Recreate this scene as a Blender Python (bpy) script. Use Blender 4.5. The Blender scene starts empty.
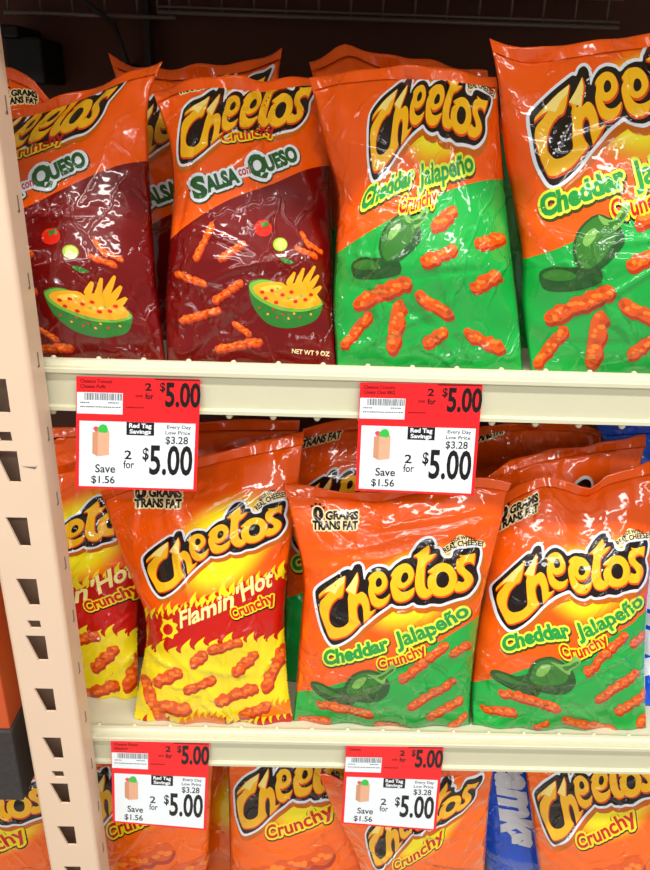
import bpy, math, random
import numpy as np
from mathutils import Vector, Matrix
from mathutils.geometry import tessellate_polygon, delaunay_2d_cdt

# ------------------------------------------------------------------ camera, world, lights, exposure
SC = bpy.context.scene
COL = SC.collection
LIPZ = 1.40                         # top of the rounded front edge of the upper shelf
GAP = 0.4155                        # distance between shelves
F, W, H = 740.0, 650.0, 870.0
PITCH, ROLL, YAW = math.radians(23.8), math.radians(1.85), math.radians(0.9)
CAM = np.array([0.0, -0.60, LIPZ + 0.200])
_r0 = np.array([math.cos(YAW), -math.sin(YAW), 0.0])
_h0 = np.array([math.sin(YAW), math.cos(YAW), 0.0])
_f = _h0 * math.cos(PITCH) + np.array([0, 0, -math.sin(PITCH)])
_u0 = _h0 * math.sin(PITCH) + np.array([0, 0, math.cos(PITCH)])
_r = math.cos(ROLL) * _r0 + math.sin(ROLL) * _u0
_u = -math.sin(ROLL) * _r0 + math.cos(ROLL) * _u0

def make_camera():
    c = bpy.data.cameras.new('camera')
    c.sensor_fit = 'VERTICAL'; c.sensor_height = 24.0; c.lens = 24.0 * F / H
    c.clip_start = 0.02
    o = bpy.data.objects.new('camera', c); COL.objects.link(o)
    o.matrix_world = Matrix(((_r[0], _u[0], -_f[0], CAM[0]), (_r[1], _u[1], -_f[1], CAM[1]),
                             (_r[2], _u[2], -_f[2], CAM[2]), (0, 0, 0, 1)))
    SC.camera = o
make_camera()

wd = bpy.data.worlds.new('store_ambient'); SC.world = wd; wd.use_nodes = True
wd.node_tree.nodes['Background'].inputs[0].default_value = (1.0, 0.97, 0.93, 1)
wd.node_tree.nodes['Background'].inputs[1].default_value = 0.36

def area(name, loc, target, sx, sy, power, col=(1, 0.97, 0.92)):
    l = bpy.data.lights.new(name, 'AREA'); l.shape = 'RECTANGLE'; l.size = sx; l.size_y = sy
    l.energy = power; l.color = col
    o = bpy.data.objects.new(name, l); COL.objects.link(o); o.location = loc
    d = Vector(target) - Vector(loc); o.rotation_euler = d.to_track_quat('-Z', 'Y').to_euler()
    return o
# near and far ceiling strip lights along the aisle, plus an added glint strip
area('ceiling_light_near', (0.0, -0.85, 3.1), (0.0, -0.75, 0.0), 3.6, 0.12, 95)
area('ceiling_light_far', (0.3, -2.6, 3.1), (0.3, -2.0, 0.0), 4.2, 0.2, 90)
area('glint_strip_back', (-0.2, -4.6, 3.1), (-0.2, -4.0, 0.0), 5.0, 0.25, 120)  # extra strip, added so the film creases catch more glints
SC.view_settings.view_transform = 'Standard'
SC.view_settings.look = 'None'
SC.view_settings.exposure = -0.38
SC.view_settings.gamma = 1.0
SC.view_settings.use_curve_mapping = False

# ------------------------------------------------------------------ measuring helpers
def ray(px, py):
    return _f + _r * ((px - W / 2) / F) + _u * ((H / 2 - py) / F)

def at_y(px, py, Y):
    d = ray(px, py); t = (Y - CAM[1]) / d[1]
    return CAM + d * t

def proj(P):
    q = np.asarray(P, float) - CAM
    z = q @ _f
    return np.stack([W / 2 + F * (q @ _r) / z, H / 2 - F * (q @ _u) / z], -1)

def at_yz(px, Y, Z):
    lo, hi = -3.0, 3.0
    for _ in range(60):
        m = (lo + hi) / 2
        if proj(np.array([m, Y, Z]))[0] < px: lo = m
        else: hi = m
    return np.array([lo, Y, Z])

# ------------------------------------------------------------------ materials
def lin(c):
    return tuple(((v / 255) / 12.92 if v / 255 <= 0.04045 else ((v / 255 + 0.055) / 1.055) ** 2.4) for v in c) + (1.0,)

def bump_film(nt, bsdf, strength=0.3):
    N, L = nt.nodes, nt.links
    uv = N.new('ShaderNodeUVMap'); uv.uv_map = 'UVMap'
    mp = N.new('ShaderNodeMapping'); mp.inputs['Scale'].default_value = (1.0, 1.3, 1.0); L.new(uv.outputs[0], mp.inputs[0])
    nz = N.new('ShaderNodeTexNoise'); nz.inputs['Scale'].default_value = 5.0; nz.inputs['Detail'].default_value = 3.0
    L.new(mp.outputs[0], nz.inputs['Vector'])
    mixv = N.new('ShaderNodeMix'); mixv.data_type = 'VECTOR'; mixv.inputs[0].default_value = 0.16
    L.new(mp.outputs[0], mixv.inputs[4]); L.new(nz.outputs['Color'], mixv.inputs[5])
    def crack(scale, width):
        vo = N.new('ShaderNodeTexVoronoi'); vo.feature = 'DISTANCE_TO_EDGE'; vo.inputs['Scale'].default_value = scale
        L.new(mixv.outputs[1], vo.inputs['Vector'])
        mr = N.new('ShaderNodeMapRange'); mr.interpolation_type = 'SMOOTHERSTEP'
        mr.inputs[1].default_value = 0.0; mr.inputs[2].default_value = width; mr.inputs[3].default_value = 1.0; mr.inputs[4].default_value = 0.0
        L.new(vo.outputs['Distance'], mr.inputs[0]); return mr.outputs[0]
    c1 = crack(2.6, 0.05)
    gate = N.new('ShaderNodeTexNoise'); gate.inputs['Scale'].default_value = 3.0; L.new(mp.outputs[0], gate.inputs['Vector'])
    gm = N.new('ShaderNodeMapRange'); gm.inputs[1].default_value = 0.45; gm.inputs[2].default_value = 0.62; L.new(gate.outputs['Fac'], gm.inputs[0])
    mu = N.new('ShaderNodeMath'); mu.operation = 'MULTIPLY'; L.new(c1, mu.inputs[0]); L.new(gm.outputs[0], mu.inputs[1])
    ad = N.new('ShaderNodeMath'); ad.operation = 'MULTIPLY_ADD'; ad.inputs[1].default_value = 0.13
    L.new(nz.outputs['Fac'], ad.inputs[0]); L.new(mu.outputs[0], ad.inputs[2])
    b = N.new('ShaderNodeBump'); b.inputs['Strength'].default_value = strength; b.inputs['Distance'].default_value = 0.009
    L.new(ad.outputs[0], b.inputs['Height']); L.new(b.outputs[0], bsdf.inputs['Normal'])
    # clear outer film with sharp folds
    c2 = crack(1.7, 0.03); c3 = crack(4.3, 0.06)
    g2 = N.new('ShaderNodeMapRange'); g2.inputs[1].default_value = 0.40; g2.inputs[2].default_value = 0.55; L.new(gate.outputs['Fac'], g2.inputs[0])
    m2 = N.new('ShaderNodeMath'); m2.operation = 'MULTIPLY_ADD'; m2.inputs[1].default_value = 0.4; L.new(c3, m2.inputs[0]); L.new(c2, m2.inputs[2])
    m3 = N.new('ShaderNodeMath'); m3.operation = 'MULTIPLY'; L.new(m2.outputs[0], m3.inputs[0]); L.new(g2.outputs[0], m3.inputs[1])
    m4 = N.new('ShaderNodeMath'); m4.operation = 'MULTIPLY_ADD'; m4.inputs[1].default_value = 0.5; L.new(nz.outputs['Fac'], m4.inputs[0]); L.new(m3.outputs[0], m4.inputs[2])
    bc = N.new('ShaderNodeBump'); bc.inputs['Strength'].default_value = 0.8; bc.inputs['Distance'].default_value = 0.006
    L.new(m4.outputs[0], bc.inputs['Height']); L.new(bc.outputs[0], bsdf.inputs['Coat Normal'])
    bsdf.inputs['Coat Weight'].default_value = 1.0; bsdf.inputs['Coat Roughness'].default_value = 0.06; bsdf.inputs['Coat IOR'].default_value = 1.5

_mats = {}
def mat(name, col, rough=0.5, spec=0.5, film=False, noise=0.0, nscale=60.0, metal=0.0):
    if name in _mats: return _mats[name]
    m = bpy.data.materials.new(name); m.use_nodes = True
    nt = m.node_tree; b = nt.nodes['Principled BSDF']
    b.inputs['Base Color'].default_value = lin(col); b.inputs['Roughness'].default_value = rough
    b.inputs['Specular IOR Level'].default_value = spec; b.inputs['Metallic'].default_value = metal
    if film: bump_film(nt, b)
    if noise:
        tc = nt.nodes.new('ShaderNodeTexCoord'); nz = nt.nodes.new('ShaderNodeTexNoise')
        nz.inputs['Scale'].default_value = nscale; nz.inputs['Detail'].default_value = 4
        nt.links.new(tc.outputs['Object'], nz.inputs['Vector'])
        mx = nt.nodes.new('ShaderNodeMix'); mx.data_type = 'RGBA'
        c = lin(col)
        mx.inputs[6].default_value = tuple(v * (1 - noise) for v in c[:3]) + (1,)
        mx.inputs[7].default_value = tuple(min(1, v * (1 + noise)) for v in c[:3]) + (1,)
        nt.links.new(nz.outputs['Fac'], mx.inputs[0]); nt.links.new(mx.outputs[2], b.inputs['Base Color'])
    _mats[name] = m
    return m

FR, FS = 0.25, 0.15
def ink(name, col):
    return mat('ink_' + name, col, FR, FS, film=True)

ORANGE = (243, 90, 9)
INK = dict(black=(26, 14, 12), white=(226, 232, 240), yellow=(247, 186, 26), paleyellow=(250, 226, 130), edge=(222, 72, 12), lime=(222, 236, 70),
           green=(36, 150, 62), leaf=(52, 118, 40), darkleaf=(34, 82, 34), lightleaf=(120, 176, 80), red=(196, 22, 22),
           cream=(246, 226, 170), stick=(226, 86, 18), sticklight=(244, 128, 40), stickdark=(178, 52, 12), stickmid=(206, 70, 14),
           flame=(242, 216, 24), flamehot=(240, 128, 16), redzone=(190, 24, 12), shadow=(70, 66, 16), blazeshade=(196, 98, 12), cheese=(246, 168, 28), cheeselight=(252, 200, 70),
           bowl=(44, 122, 44), bowlrim=(120, 180, 60), limegreen=(160, 200, 50), limein=(206, 226, 110), tomato=(214, 36, 16),
           darkgreentext=(40, 92, 44), silver=(214, 216, 222), bluewhite=(222, 226, 236), hotlight=(252, 236, 150))
def I(k): return ink(k, INK[k])

def film_mat(name, top, low, bc, glow, gcol=(244, 226, 24)):
    """printed film: top colour, lower colour below the curve v = a + b u + c u^2, soft yellow blaze behind the logo"""
    m = bpy.data.materials.new(name); m.use_nodes = True
    nt = m.node_tree; N, L = nt.nodes, nt.links; b = N['Principled BSDF']
    b.inputs['Roughness'].default_value = FR; b.inputs['Specular IOR Level'].default_value = FS
    uv = N.new('ShaderNodeUVMap'); uv.uv_map = 'UVMap'
    sp = N.new('ShaderNodeSeparateXYZ'); L.new(uv.outputs[0], sp.inputs[0])
    def M(op, a, c=None, d=None):
        n = N.new('ShaderNodeMath'); n.operation = op
        for i, v in enumerate((a, c, d)):
            if v is None: continue
            if isinstance(v, (int, float)): n.inputs[i].default_value = v
            else: L.new(v, n.inputs[i])
        return n.outputs[0]
    u, v = sp.outputs[0], sp.outputs[1]
    gu, gv, ang, ru, rv = glow
    du, dv = M('SUBTRACT', u, gu), M('SUBTRACT', v, gv)
    ca, sa = math.cos(ang), math.sin(ang)
    a1 = M('DIVIDE', M('ADD', M('MULTIPLY', du, ca), M('MULTIPLY', dv, sa)), ru)
    a2 = M('DIVIDE', M('SUBTRACT', M('MULTIPLY', dv, ca), M('MULTIPLY', du, sa)), rv)
    d = M('SQRT', M('ADD', M('MULTIPLY', a1, a1), M('MULTIPLY', a2, a2)))
    mr = N.new('ShaderNodeMapRange'); mr.interpolation_type = 'SMOOTHSTEP'
    mr.inputs[1].default_value = 1.0; mr.inputs[2].default_value = 0.5; mr.inputs[3].default_value = 0; mr.inputs[4].default_value = 1
    L.new(d, mr.inputs[0])
    g = N.new('ShaderNodeMix'); g.data_type = 'RGBA'
    g.inputs[6].default_value = lin(top); g.inputs[7].default_value = lin(gcol); L.new(mr.outputs[0], g.inputs[0])
    vb = M('ADD', M('ADD', M('MULTIPLY', M('MULTIPLY', u, u), bc[2]), M('MULTIPLY', u, bc[1])), bc[0])
    k = M('LESS_THAN', v, vb)
    x = N.new('ShaderNodeMix'); x.data_type = 'RGBA'; L.new(k, x.inputs[0]); L.new(g.outputs[2], x.inputs[6])
    x.inputs[7].default_value = lin(low)
    L.new(x.outputs[2], b.inputs['Base Color'])
    bump_film(nt, b)
    return m

# ------------------------------------------------------------------ object helpers
def thing(name, label, cat, loc=(0, 0, 0), group=None):
    o = bpy.data.objects.new(name, None); COL.objects.link(o); o.location = loc
    o.empty_display_size = 0.02
    o['label'] = label; o['category'] = cat
    if group: o['group'] = group
    return o

def tag(o, label, cat, group=None):
    o['label'] = label; o['category'] = cat
    if group: o['group'] = group
    return o

def link(name, me, parent=None):
    o = bpy.data.objects.new(name, me); COL.objects.link(o)
    if parent is not None:
        o.parent = parent; o.matrix_parent_inverse = Matrix.Translation(-Vector(parent.location))
    return o

def mesh_np(name, V, Fc, mats, mi=None, uv=None, nrm=None, smooth=True):
    me = bpy.data.meshes.new(name)
    V = np.asarray(V, np.float32); Fc = np.asarray(Fc, np.int32)
    k = Fc.shape[1]
    me.vertices.add(len(V)); me.vertices.foreach_set('co', V.ravel())
    me.loops.add(Fc.size); me.loops.foreach_set('vertex_index', Fc.ravel())
    me.polygons.add(len(Fc)); me.polygons.foreach_set('loop_start', np.arange(0, Fc.size, k, dtype=np.int32))
    me.polygons.foreach_set('loop_total', np.full(len(Fc), k, np.int32))
    for m in mats: me.materials.append(m)
    if mi is not None: me.polygons.foreach_set('material_index', np.asarray(mi, np.int32))
    me.update(calc_edges=True)
    if uv is not None:
        l = me.uv_layers.new(name='UVMap'); l.data.foreach_set('uv', np.asarray(uv, np.float32)[Fc.ravel()].ravel())
    me.polygons.foreach_set('use_smooth', np.full(len(Fc), smooth, bool))
    if nrm is not None: me.normals_split_custom_set_from_vertices(np.asarray(nrm, float).tolist())
    me.validate()
    return me

class MB:
    """collects simple solids into one mesh"""
    def __init__(s): s.v = []; s.f = []; s.m = []
    def add(s, vs, fs, mi=0):
        k = len(s.v); s.v += [tuple(map(float, p)) for p in vs]; s.f += [tuple(i + k for i in f) for f in fs]; s.m += [mi] * len(fs)
        return s
    def box(s, lo, hi, mi=0):
        (a, b, c), (d, e, f) = lo, hi
        return s.add([(a, b, c), (d, b, c), (d, e, c), (a, e, c), (a, b, f), (d, b, f), (d, e, f), (a, e, f)],
                     [(0, 3, 2, 1), (4, 5, 6, 7), (0, 1, 5, 4), (1, 2, 6, 5), (2, 3, 7, 6), (3, 0, 4, 7)], mi)
    def tube(s, a, b, r, n=10, mi=0):
        a, b = np.array(a, float), np.array(b, float); d = (b - a) / np.linalg.norm(b - a)
        x = np.cross(d, (0, 0, 1) if abs(d[2]) < .9 else (1, 0, 0)); x /= np.linalg.norm(x); y = np.cross(d, x)
        vs = []
        for p in (a, b):
            for k in range(n):
                t = 2 * math.pi * k / n; vs.append(p + r * (math.cos(t) * x + math.sin(t) * y))
        fs = [(k, (k + 1) % n, n + (k + 1) % n, n + k) for k in range(n)] + [tuple(range(n - 1, -1, -1)), tuple(range(n, 2 * n))]
        return s.add(vs, fs, mi)
    def ball(s, c, r, n=10, mi=0):
        vs = []; fs = []
        for i in range(n // 2 + 1):
            th = math.pi * i / (n // 2)
            for k in range(n):
                ph = 2 * math.pi * k / n
                vs.append((c[0] + r[0] * math.sin(th) * math.cos(ph), c[1] + r[1] * math.sin(th) * math.sin(ph), c[2] + r[2] * math.cos(th)))
        for i in range(n // 2):
            for k in range(n):
                fs.append((i * n + k, (i + 1) * n + k, (i + 1) * n + (k + 1) % n, i * n + (k + 1) % n))
        return s.add(vs, fs, mi)
    def extrude_x(s, prof, x0, x1, mi=0):
        n = len(prof)
        vs = [(x0, y, z) for y, z in prof] + [(x1, y, z) for y, z in prof]
        fs = [(k, (k + 1) % n, n + (k + 1) % n, n + k) for k in range(n)] + [tuple(range(n - 1, -1, -1)), tuple(range(n, 2 * n))]
        return s.add(vs, fs, mi)
    def build(s, name, mats, parent=None, bevel=0, smooth=False):
        if not isinstance(mats, (list, tuple)): mats = [mats]
        me = bpy.data.meshes.new(name); me.from_pydata(s.v, [], s.f)
        for m in mats: me.materials.append(m)
        for p, i in zip(me.polygons, s.m): p.material_index = i; p.use_smooth = smooth
        import bmesh
        bm = bmesh.new(); bm.from_mesh(me); bmesh.ops.recalc_face_normals(bm, faces=bm.faces); bm.to_mesh(me); bm.free()
        o = link(name, me, parent)
        if bevel:
            b = o.modifiers.new('bevel', 'BEVEL'); b.width = bevel; b.segments = 2; b.limit_method = 'ANGLE'
        return o

# ------------------------------------------------------------------ flat artwork: polygons and lettering as triangle soups
_txt = {}
def text_tris(txt, off=0.0):
    k = (txt, off)
    if k not in _txt:
        c = bpy.data.curves.new('lettering', 'FONT'); c.body = txt; c.offset = off; c.resolution_u = 3
        o = bpy.data.objects.new('lettering', c); COL.objects.link(o)
        dg = bpy.context.evaluated_depsgraph_get(); dg.update()
        e = o.evaluated_get(dg); m = e.to_mesh()
        V = np.array([v.co[:2] for v in m.vertices]); T = np.array([p.vertices[:] for p in m.polygons])
        # island number of every triangle (keeps touching letters from sharing one plane)
        par = list(range(len(V)))
        def find(a):
            while par[a] != a: par[a] = par[par[a]]; a = par[a]
            return a
        for t in T:
            a = find(t[0])
            for q in t[1:]: par[find(q)] = a
        roots = {}
        isl = np.array([roots.setdefault(find(t[0]), len(roots)) for t in T])
        e.to_mesh_clear(); bpy.data.objects.remove(o); bpy.data.curves.remove(c)
        _txt[k] = (V[T], isl)
    return _txt[k]

CAP = 0.682
_fat = {}
def fat_tris(txt, r, asp):
    """the lettering swollen by r on every side, each letter one clean outline without counters"""
    key = (txt, round(r, 3), round(asp, 2))
    if key in _fat: return _fat[key]
    T, isl = text_tris(txt, 0.0)
    out, oi = [], []
    for k in range(isl.max() + 1):
        t = T[isl == k]
        # boundary loop of the letter
        q = {}; pts = []
        def vid(p):
            c = (round(p[0], 4), round(p[1], 4))
            if c not in q: q[c] = len(pts); pts.append(c)
            return q[c]
        cnt = {}
        for tri in t:
            a = [vid(p) for p in tri]
            cr = (tri[1][0] - tri[0][0]) * (tri[2][1] - tri[0][1]) - (tri[1][1] - tri[0][1]) * (tri[2][0] - tri[0][0])
            if cr < 0: a = a[::-1]
            for i in range(3): cnt[(a[i], a[(i + 1) % 3])] = 1
        bd = [e for e in cnt if (e[1], e[0]) not in cnt]
        V, Fs = [], []
        for tri in t: Fs.append([len(V) + i for i in range(3)]); V += [Vector((p[0] / asp, p[1])) for p in tri]
        for a, b in bd:                       # a swollen bar along every outline edge
            p, w = np.array(pts[a]) / (asp, 1), np.array(pts[b]) / (asp, 1)
            d = w - p; L = np.linalg.norm(d)
            if L < 1e-6: continue
            d /= L; n = np.array([-d[1], d[0]])
            hexa = [p - n * r, p - n * r * .5 - d * r * .87, p + n * r * .5 - d * r * .87, p + n * r, w + n * r, w + n * r * .5 + d * r * .87, w - n * r * .5 + d * r * .87, w - n * r][::-1]
            Fs.append([len(V) + i for i in range(8)]); V += [Vector(h) for h in hexa]
        v2, e2, f2, *_ = delaunay_2d_cdt(V, [], Fs, 1, 1e-5)
        de = set()
        for f in f2:
            for i in range(len(f)): de.add((f[i], f[(i + 1) % len(f)]))
        nx = {}
        for a, b in de:
            if (b, a) not in de: nx.setdefault(a, []).append(b)
        loops = []
        while nx:
            a = next(iter(nx)); lp = [a]
            while True:
                b = nx[lp[-1]].pop()
                if not nx[lp[-1]]: del nx[lp[-1]]
                if b == a or b not in nx: break
                lp.append(b)
            if len(lp) > 2: loops.append([v2[i] for i in lp])
        big = max(loops, key=lambda l: abs(sum(l[i].x * l[i - 1].y - l[i - 1].x * l[i].y for i in range(len(l)))))
        tri = tessellate_polygon([[Vector((p.x, p.y, 0)) for p in big]])
        out.append(np.array([[(big[i].x * asp, big[i].y) for i in f] for f in tri])); oi += [k] * len(tri)
    _fat[key] = (np.concatenate(out), np.array(oi))
    return _fat[key]
class Art:
    """triangles in flat artwork units (x right, y down), each with a material and a layer"""
    def __init__(s, cell=3.0): s.t = []; s.l = []; s.m = []; s.mats = []; s.cell = cell
    def mi(s, m):
        if m not in s.mats: s.mats.append(m)
        return s.mats.index(m)
    def soup(s, T, layer, m):
        T = np.asarray(T, float); k = s.mi(m)
        s.t.append(T); s.l.append(np.broadcast_to(np.asarray(layer, float), (len(T),)).copy()); s.m.append(np.full(len(T), k))
    def poly(s, loops, m, layer=0.0):
        if not isinstance(loops[0][0], (list, tuple, np.ndarray)): loops = [loops]
        pts = [Vector((p[0], p[1], 0)) for l in loops for p in l]
        Q = np.array([p[:2] for p in pts]); lo, hi = Q.min(0), Q.max(0)
        if s.cell and (hi - lo).max() > 3 * s.cell:
            # well-shaped triangles about as large as one cell of the film
            V = [Vector(p[:2]) for p in pts]; E_ = []; k = 0
            for l in loops:
                E_ += [(k + i, k + (i + 1) % len(l)) for i in range(len(l))]; k += len(l)
            c = s.cell; r = 0
            y = lo[1] + c * .5
            while y < hi[1]:
                x = lo[0] + c * (.25 + .5 * (r % 2))
                while x < hi[0]:
                    if ((Q - (x, y)) ** 2).sum(1).min() > (c * .35) ** 2: V.append(Vector((x, y)))
                    x += c
                y += c * .87; r += 1
            v2, _, f2, *_ = delaunay_2d_cdt(V, E_, [], 2, 1e-6)
            T = np.array([[v2[i][:] for i in f] for f in f2])
        else:
            tri = tessellate_polygon([[Vector((p[0], p[1], 0)) for p in l] for l in loops])
            T = np.array([[pts[i][:2] for i in t] for t in tri])
        s.soup(T, layer, m)
    def text(s, txt, base, h, layers, shear=0.0, h1=None, hw=None):
        """lettering along a quadratic base line p0, pmid, p1; cap height h (to h1); layers = (offset, material, layer, dx, dy)"""
        V0, _ = text_tris(txt); x0, x1 = V0[..., 0].min(), V0[..., 0].max()
        p = [np.array(q, float) for q in base]
        if len(p) == 2: p = [p[0], (p[0] + p[1]) / 2, p[1]]
        c = 2 * p[1] - 0.5 * (p[0] + p[2])
        h1 = h if h1 is None else h1
        asp = (h / CAP) / (np.linalg.norm(p[2] - p[0]) / (x1 - x0))
        for off, m, layer, dx, dy in layers:
            V, isl = text_tris(txt, off) if off < .07 else fat_tris(txt, off, asp)
            t = (V[..., 0] - x0) / (x1 - x0); q = V[..., 1] / CAP
            t = t + shear * q * (h / max(1e-6, np.linalg.norm(p[2] - p[0])))
            t_ = t[..., None]
            B = (1 - t_) ** 2 * p[0] + 2 * t_ * (1 - t_) * c + t_ ** 2 * p[2]
            D = 2 * (1 - t_) * (c - p[0]) + 2 * t_ * (p[2] - c)
            D = D / np.linalg.norm(D, axis=-1, keepdims=True)
            Nn = np.stack([D[..., 1], -D[..., 0]], -1)
            hh = (h + (h1 - h) * np.clip(t, 0, 1))[..., None]
            X = B + Nn * q[..., None] * hh + np.array([dx, dy])
            s.soup(X, layer + 0.12 * (isl % 4), m)
    def fit(s, txt, box, m, layer=1.0, off=0.0):
        x0, y0, x1, y1 = box
        s.text(txt, [(x0, y1), (x1, y1)], y1 - y0, [(off, m, layer, 0, 0)])
    def join(s):
        return np.concatenate(s.t), np.concatenate(s.l), np.concatenate(s.m)

def smooth_loop(P, n=3, sharp=()):
    """Catmull-Rom through a closed outline; indices in sharp stay corners"""
    P = np.array(P, float); k = len(P); out = []
    for i in range(k):
        a, b, c, d = P[i - 1], P[i], P[(i + 1) % k], P[(i + 2) % k]
        if i in sharp: a = b
        if (i + 1) % k in sharp: d = c
        for j in range(n):
            t = j / n
            out.append(0.5 * ((2 * b) + (-a + c) * t + (2 * a - 5 * b + 4 * c - d) * t * t + (-a + 3 * b - 3 * c + d) * t ** 3))
    return np.array(out)

def grow(P, d):
    """offset a closed outline outwards by d"""
    P = np.array(P, float)
    A = 0.5 * np.sum(P[:, 0] * np.roll(P[:, 1], -1) - np.roll(P[:, 0], -1) * P[:, 1])
    e = np.roll(P, -1, 0) - P; e /= np.maximum(np.linalg.norm(e, axis=1, keepdims=True), 1e-9)
    nr = np.stack([e[:, 1], -e[:, 0]], 1) * (1 if A > 0 else -1)
    vn = nr + np.roll(nr, 1, 0); ln = np.maximum(np.linalg.norm(vn, axis=1, keepdims=True), 0.35)
    return P + vn / ln * d

# ------------------------------------------------------------------ logo outlines (one traced drawing shared by every bag)
LG_CH = [(58, 440), (62, 418), (110, 376), (170, 335), (229, 304), (221, 365), (208, 428), (180, 440), (148, 470), (127, 515), (121, 560), (132, 602),
         (165, 631), (212, 630), (249, 604), (252, 560), (249, 500), (246, 440), (251, 411), (230, 389), (264, 345), (306, 281), (312, 330), (302, 385), (300, 420),
         (330, 404), (357, 415), (376, 450), (386, 492), (391, 531), (428, 513), (396, 560), (351, 603), (348, 560), (345, 515), (335, 482), (318, 474), (304, 500),
         (305, 540), (314, 580), (326, 606), (290, 645), (240, 685), (190, 702), (150, 706), (125, 690), (100, 630), (78, 570), (62, 510), (69, 466), (98, 436), (126, 404), (90, 418)]
LG_CH_S = (0, 4, 19, 20, 21, 30, 32, 51, 8 - 1)
LG_E1 = [(376, 322), (398, 296), (440, 279), (480, 292), (501, 335), (496, 375), (470, 405), (440, 418), (416, 410), (432, 440), (458, 453), (490, 445), (520, 418), (507, 465),
         (476, 495), (440, 505), (405, 485), (388, 445), (378, 395), (385, 345)]
LG_E1_S = (0, 8, 12)
LG_E1H = [(426, 345), (442, 320), (462, 328), (467, 355), (452, 374), (432, 374)]
LG_E2 = [(524, 308), (548, 272), (585, 245), (627, 235), (661, 255), (677, 300), (662, 345), (627, 378), (592, 388), (566, 378), (580, 398), (605, 411), (640, 405), (681, 382), (670, 428),
         (636, 460), (585, 472), (548, 455), (530, 410), (522, 355), (536, 318)]
LG_E2_S = (0, 9, 13)
LG_E2H = [(592, 330), (608, 294), (633, 293), (640, 325), (620, 350), (600, 352)]
LG_T = [(771, 116), (779, 150), (772, 187), (824, 176), (792, 212), (755, 240), (746, 300), (746, 365), (764, 396), (800, 388), (792, 428), (755, 452), (715, 441), (690, 400), (684, 345),
        (694, 270), (702, 203), (672, 193), (712, 165), (742, 140)]
LG_T_S = (0, 2, 3, 9, 17)
LG_O = [(766, 288), (800, 262), (835, 240), (880, 235), (925, 255), (952, 300), (955, 345), (938, 395), (905, 425), (860, 440), (815, 434), (778, 405), (766, 360), (772, 318), (800, 300)]
LG_O_S = (0, 14)
LG_OH = [(822, 340), (838, 298), (872, 288), (900, 305), (906, 340), (892, 375), (862, 388), (832, 375)]
LG_S = [(974, 182), (1020, 186), (1077, 172), (1066, 240), (1046, 226), (1015, 232), (1000, 252), (1020, 275), (1050, 300), (1061, 335), (1042, 375), (998, 405), (948, 407), (944, 378), (966, 345),
        (992, 353), (1008, 338), (992, 310), (962, 285), (950, 250), (960, 212), (985, 196)]
LG_S_S = (0, 2, 3, 14, 21)
LG_DARK = [(40, 392), (105, 338), (195, 288), (245, 265), (270, 270), (288, 240), (318, 232), (338, 255), (344, 300), (352, 330), (368, 298), (400, 265), (445, 252), (492, 262), (518, 278), (560, 240), (612, 208),
           (655, 200), (664, 172), (705, 115), (752, 82), (795, 84), (815, 118), (812, 146), (845, 150), (856, 185), (880, 205), (925, 200), (938, 165), (970, 148), (1040, 142), (1095, 138), (1110, 165), (1098, 225),
           (1085, 265), (1098, 330), (1070, 390), (1020, 435), (960, 452), (905, 470), (850, 490), (790, 488), (750, 500), (700, 496), (672, 480), (625, 500), (565, 500), (530, 486), (500, 505), (440, 545),
           (395, 580), (340, 628), (282, 685), (220, 728), (152, 748), (108, 700), (74, 620), (50, 520), (36, 440)]
LEN = [(LG_CH, LG_CH_S, None), (LG_E1, LG_E1_S, LG_E1H), (LG_E2, LG_E2_S, LG_E2H), (LG_T, LG_T_S, None), (LG_O, LG_O_S, LG_OH), (LG_S, LG_S_S, None)]

def affine_from(src, dst):
    A = np.c_[np.array(src, float), np.ones(len(src))]
    X, *_ = np.linalg.lstsq(A, np.array(dst, float), rcond=None)
    return lambda P: np.c_[np.asarray(P, float).reshape(-1, 2), np.ones(np.asarray(P).size // 2)] @ X

LOGO_PTS = [(150, 764), (30, 386), (1112, 150)]        # bottom tip, top-left corner, top-right corner of the outlined logo
def logo_art(anchor):
    a = Art(); f = affine_from(LOGO_PTS, anchor)
    dark = smooth_loop(LG_DARK, 3)
    a.poly([f(grow(dark, 20) + np.array([10, 30]))], I('blazeshade'), 0.0)
    a.poly([f(grow(dark, 17))], I('white'), 0.5)
    a.poly([f(dark)], I('black'), 1.0)
    for i, (P, sh, hole) in enumerate(LEN):
        Q = smooth_loop(P, 3, sh)
        a.poly([f(grow(Q, 4) + np.array([3, 8])) ], I('edge'), 2.0 + 0.12 * i)
        loops = [f(Q)]
        if hole is not None:
            hq = smooth_loop(hole, 3)
            loops.append(f(hq))
            a.poly([f(hq)], I('black'), 3.4)
        a.poly(loops, I('yellow'), 3.0)
    # pale top of the first two letters
    a.poly([f([(110, 378), (170, 337), (226, 307), (222, 345), (190, 372), (164, 420), (124, 402), (92, 412)])], I('paleyellow'), 3.6)
    a.poly([f([(233, 388), (264, 347), (304, 290), (308, 330), (300, 380), (290, 420), (262, 405)])], I('paleyellow'), 3.6)
    return a

def blob(c, r, n=14):
    return [(c[0] + r[0] * math.cos(2 * math.pi * k / n), c[1] + r[1] * math.sin(2 * math.pi * k / n)) for k in range(n)]

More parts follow.
